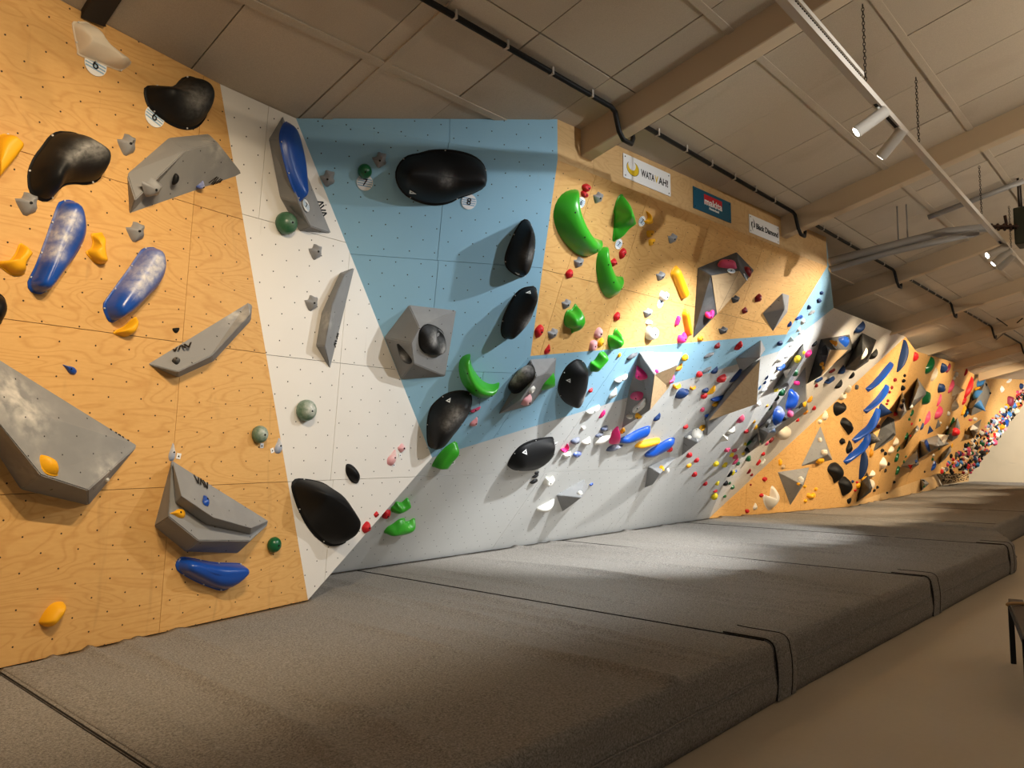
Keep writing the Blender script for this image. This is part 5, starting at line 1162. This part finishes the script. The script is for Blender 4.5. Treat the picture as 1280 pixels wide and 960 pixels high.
# ---------------------------------------------------------------- sponsor signs on the header
def sign(q, mat, label, thick=.006):
    P = [hit(PH, *t) for t in q]; c = sum(P, V())/4; m = frame(c+PH[0]*.002, PH[0]); mi = m.inverted(); L = [mi @ p for p in P]
    x0 = (L[0].x+L[3].x)/2; x1 = (L[1].x+L[2].x)/2; y1 = (L[0].y+L[1].y)/2; y0 = (L[2].y+L[3].y)/2
    o = box('sponsor_sign', x0, x1, y0, y1, 0, thick, mat, None, m); tag(o, label, 'sign', 'sponsor signs on the header')
    for sx in (x0+.03, x1-.03):
        for sy in (y0+.025, y1-.025): disc('screw', sx, sy, thick+.002, .007, 'hole', o, m, .004, 8)
    return o, m, x0, x1, y0, y1
o, m, x0, x1, y0, y1 = sign([(777.6, 190.8), (837, 218), (837.6, 246.5), (779, 221)], 'card', 'white sponsor sign with a yellow lemon-like logo, leftmost of three')
W, Hh = x1-x0, y1-y0; zt = .0065
cx_, cy_ = x0+.19*W, (y0+y1)/2+.01; R = Hh*.30
el = [(cx_+1.35*R*cos(a*pi/16), cy_-.12*R+.95*R*sin(a*pi/16)) for a in range(32)]
mesh_obj('lemon_shape', *prism(el, .006, .0068), 'logo_yellow', o, m)
ring_ = [(cx_+1.42*R*cos(a*pi/16), cy_-.12*R+1.02*R*sin(a*pi/16)) for a in range(32)]; mesh_obj('lemon_outline', *prism(ring_, .006, .0064), 'ink', o, m)
c2 = [(cx_-.2*R+.86*R*cos(a*pi/12), cy_+.3*R+.72*R*sin(a*pi/12)) for a in range(24)]; mesh_obj('lemon_highlight', *prism(c2, .006, .0074), 'card', o, m)
tx = m @ M.Translation((x0+.36*W, (y0+y1)/2-.005, zt))
text('WATA', Hh*.42, 'ink', o, tx, extrude=.0006, bold=.002, align='LEFT', fit=.285*W); text('V', Hh*.42, 'logo_yellow', o, m @ M.Translation((x0+.65*W, (y0+y1)/2-.005, zt)), extrude=.0006, bold=.002, align='LEFT', fit=.075*W)
text('AH!', Hh*.42, 'ink', o, m @ M.Translation((x0+.735*W, (y0+y1)/2-.005, zt)), extrude=.0006, bold=.002, align='LEFT', fit=.21*W)
o, m, x0, x1, y0, y1 = sign([(865.5, 232), (913, 254.6), (913, 280), (866.4, 259)], 'teal', 'teal sponsor sign with a red block and white script, middle of three')
W, Hh = x1-x0, y1-y0
v, f = prism([(x0+.27*W, y0+.42*Hh), (x0+.75*W, y0+.42*Hh), (x0+.75*W, y0+.86*Hh), (x0+.27*W, y0+.86*Hh)], .006, .0066); mesh_obj('red_block', v, f, 'signred', o, m)
text('makita', Hh*.46, 'logo_white', o, m @ M.Translation((x0+.51*W, y0+.53*Hh, .0075)) @ M.Shear('XZ', 4, (0, 0)), extrude=.0006, bold=.003, fit=.47*W)
text('Nederland', Hh*.14, 'logo_white', o, m @ M.Translation((x0+.53*W, y0+.27*Hh, .0068)), extrude=.0006, bold=.002, fit=.26*W)
o, m, x0, x1, y0, y1 = sign([(935.6, 266.6), (973, 285), (973.3, 307), (936, 288.7)], 'card', 'white sponsor sign with a black diamond logo, rightmost of three')
W, Hh = x1-x0, y1-y0; dx_ = x0+.12*W; dy_ = (y0+y1)/2
for s in (-1, 1):
    v, f = prism([(dx_+s*.006, dy_+s*.36*Hh), (dx_+s*.062*W, dy_+s*.06*Hh), (dx_+s*.055*W, dy_-s*.12*Hh), (dx_+s*.006, dy_-s*.16*Hh), (dx_+s*.03*W, dy_)], .006, .0068); mesh_obj('diamond_logo', v, f, 'ink', o, m)
text('Black Diamond', Hh*.42, 'ink', o, m @ M.Translation((x0+.59*W, dy_-.005, .0068)), extrude=.0006, bold=.003, fit=.74*W)
# ---------------------------------------------------------------- notice-like campus board on the plinth
PQ = plane3(hit(MATP, 1177, 607), hit(MATP, 1209, 602.5), hit(MATP, 1177, 607)+UP)
bp_ = [hit(PQ, *t) for t in ((1170, 594), (1209, 590.5), (1209, 602.5), (1177, 607))]
c = sum(bp_, V())/4; m = frame(c+PQ[0]*.05+UP*.03, PQ[0]); mi = m.inverted(); L = [mi @ (p+UP*.03) for p in bp_]
v, f = prism([(p.x, p.y) for p in L], -.03, 0); o = mesh_obj('foothold_board', v, f, 'ply_plain', None, m); tag(o, 'small plywood board with rows of tiny footholds below the spray wall', 'board')
geo = {'rust': [], 'hole': []}; xa, xb = min(p.x for p in L), max(p.x for p in L); ya, yb2 = min(p.y for p in L), max(p.y for p in L)
for r_ in range(5):
    for k in range(30):
        if rs.random() < .45: continue
        px_, py_ = xa+(xb-xa)*(.12+.86*k/30), ya+(yb2-ya)*(.2+.16*r_)+rs.uniform(-.02, .02); hw = rs.uniform(.015, .04)
        geo['rust' if rs.random() < .6 else 'hole'].append(box_geo(px_-hw, px_+hw, py_-.012, py_+.012, 0, .03))
for kk, g in geo.items(): q = mesh_obj('foothold_row', *merge_geo(g), kk, o, m); q['kind'] = 'stuff'
# ---------------------------------------------------------------- pipe, hoist, bench, exit sign
p0 = hit(PS1, 1037, 327); p1 = hit((UP, p0.z+.36), 1181, 290); p2 = hit((UP, p0.z+.40), 1238, 284)
pp = empty('folded_boom', M.Translation(p0)); tag(pp, 'grey folded boom of two pipes running from the wall corner to the chain hoist', 'pipe')
tube('upper_pipe', [p0, (p0+p1)/2, p1, p2], .052, 'pipe', pp, M(), 14); q0 = p0+V((0, 0, -.1)); tube('lower_pipe', [q0, (q0+p1)/2+V((0, 0, -.03)), p2+V((-.2, .1, -.09))], .038, 'pipe', pp, M(), 12)
for t in (.6, .68):
    q = p0.lerp(p1, t); tube('hanger_rod', [q, V((q.x, q.y, zc(q.y)-.01))], .009, 'pipe', pp, M(), 6)
he = hit((UP, p2.z), 1262, 285); hb = hit((UP, p2.z), 1277, 284)
ho = empty('chain_hoist', M.Translation(hb)); tag(ho, 'dark green chain hoist box at the right picture edge', 'hoist')
fd = (hb-p2).normalized(); mh = M.Translation(hb+fd*.12)
box('case', -.16, .16, -.16, .16, -.22, .24, 'hoist', ho, mh, .015)
for s in (-1, 1): tube('bracket', [hb+V((s*.08, 0, .24)), hb+V((s*.08, 0, .62)), hb+V((s*.02, 0, .66))], .014, 'chain', ho, M(), 6)
for k in range(9):
    q = p2.lerp(hb, .05+.9*k/9); s = .05 if k % 2 else .035
    pts = [q+V((cos(2*pi*j/8)*.06, (sin(2*pi*j/8)*s if k % 2 else 0), (0 if k % 2 else sin(2*pi*j/8)*s)+random.uniform(-.03, .03)*0)) for j in range(9)]
    tube('hoist_link', pts, .014, 'rust', ho, M(), 6)
tube('hook', [p2.lerp(hb, .5)+V((0, 0, .02+.03*t)) + V((.03*sin(t*1.2), 0, 0)) for t in range(5)], .018, 'rust', ho, M(), 6)
# roof trusses and rods in the distance
for k, (pa, pb, lb) in enumerate([((1245, 425), (1278, 398), 'thin diagonal brace in the far roof, rising right'), ((1246, 398), (1279, 421), 'thin diagonal brace in the far roof, falling right')]):
    a = hit(CE, *pa, off=-.12); b = hit(CE, *pb, off=-.12); tag(tube('roof_brace', [a, b], .014, 'chain', k=6), lb, 'brace', 'roof braces')
a = hit(CE, 1160, 272, off=-.07); b = hit(CE, 1280, 226, off=-.07)
tr2 = tube('cable_tray', [a, b], .035, 'pipe', k=8); tag(tr2, 'grey cable tray under the ceiling behind the light track', 'cable tray')
# bench
bz = .46; b0 = hit((UP, bz), 1259, 748); bdir = hit((UP, bz), 1280, 800)-b0; bdir.normalize(); bside = V((bdir.y, -bdir.x, 0))
if bside.dot(RT) < 0: bside = -bside
bm_ = M((bdir, bside, UP)).transposed().to_4x4(); bm_.translation = V((b0.x, b0.y, 0))
be = empty('bench', bm_); tag(be, 'bench with dark slats and black steel legs at the right edge', 'bench')
for k in range(4): box('slat', 0, 1.3, .006+k*.098, .096+k*.098, bz-.025, bz, 'slat', be, bm_, .004)
for xx in (0.0, 1.24):
    for yy in (0.0, .36): box('leg', xx, xx+.035, yy, yy+.035, 0, bz-.025, 'steel_black', be, bm_, .003)
    box('end_rail', xx, xx+.035, .0, .395, bz-.06, bz-.025, 'steel_black', be, bm_, .003)
for yy in (0.0, .36): box('side_rail', .035, 1.24, yy, yy+.035, bz-.06, bz-.025, 'steel_black', be, bm_, .003)
q = M.Translation((0, 0, bz)); 
rp = tube('cord_loop', [bm_ @ V((.30+.06*cos(t*.7), -.02+.07*t/3-.02*sin(t*.9), bz+.014+.004*sin(t))) for t in range(10)], .011, 'rope', k=8); tag(rp, 'tan cord lying on the edge of the bench', 'cord')
ex = hit((V((1, 0, 0)), XF-4), 1277, 439); m = M.Translation(ex)
es = box('exit_sign', -.04, .04, -.3, .3, -.12, .12, 'steel_white', None, m, .01); tag(es, 'small glowing green exit sign far down the hall', 'sign')
box('lit_panel', -.045, -.041, -.27, .27, -.1, .1, 'exitglow', es, m)
# ---------------------------------------------------------------- labels of the small holds: colour, shape and a landmark beside them
def rel(dx, dy):
    if abs(dx) > 2.2*abs(dy): return 'right of' if dx > 0 else 'left of'
    if abs(dy) > 2.2*abs(dx): return 'below' if dy > 0 else 'above'
    return ('lower ' if dy > 0 else 'upper ')+('right of' if dx > 0 else 'left of')
vol_names = {l[0] for l in LAND if l[3].name.startswith('wall_volume')}
LB = {}
for rec in HOLDS:
    o, typ, col, x, y, w_, h_, own, ch = rec
    nm = ('chalky ' if ch >= .6 and 'chalky' not in CNAME[col] else '')+CNAME[col]+' '+SNAME[typ]+' hold'
    if max(w_, h_) < 6.5: nm = 'tiny '+nm
    if own in vol_names: lb = nm+' on the '+own
    else:
        best = min(LAND, key=lambda l: max(abs(x-l[1])-l[4], 0)**2+max(abs(y-l[2])-l[5], 0)**2+.02*((x-l[1])**2+(y-l[2])**2))
        lb = nm+' '+rel(x-best[1], y-best[2])+' the '+best[0]
    LB.setdefault(lb, []).append(rec)
ORD = ['first', 'second', 'third', 'fourth', 'fifth', 'sixth', 'seventh', 'eighth', 'ninth']
for lb, L in LB.items():
    n = len(L)
    if n > 1:
        hor = max(r[3] for r in L)-min(r[3] for r in L) > max(r[4] for r in L)-min(r[4] for r in L)
        L.sort(key=lambda r: r[3] if hor else r[4])
    for i, r in enumerate(L):
        t = lb
        if n == 2: t = lb+', '+(('left one', 'right one') if hor else ('upper one', 'lower one'))[i]
        elif n > 2: t = lb+', '+ORD[i]+(' from left' if hor else ' from top')
        tag(r[0], t, 'climbing hold', 'small climbing holds')
for o in bpy.data.objects:
    if '_n' in o: del o['_n']
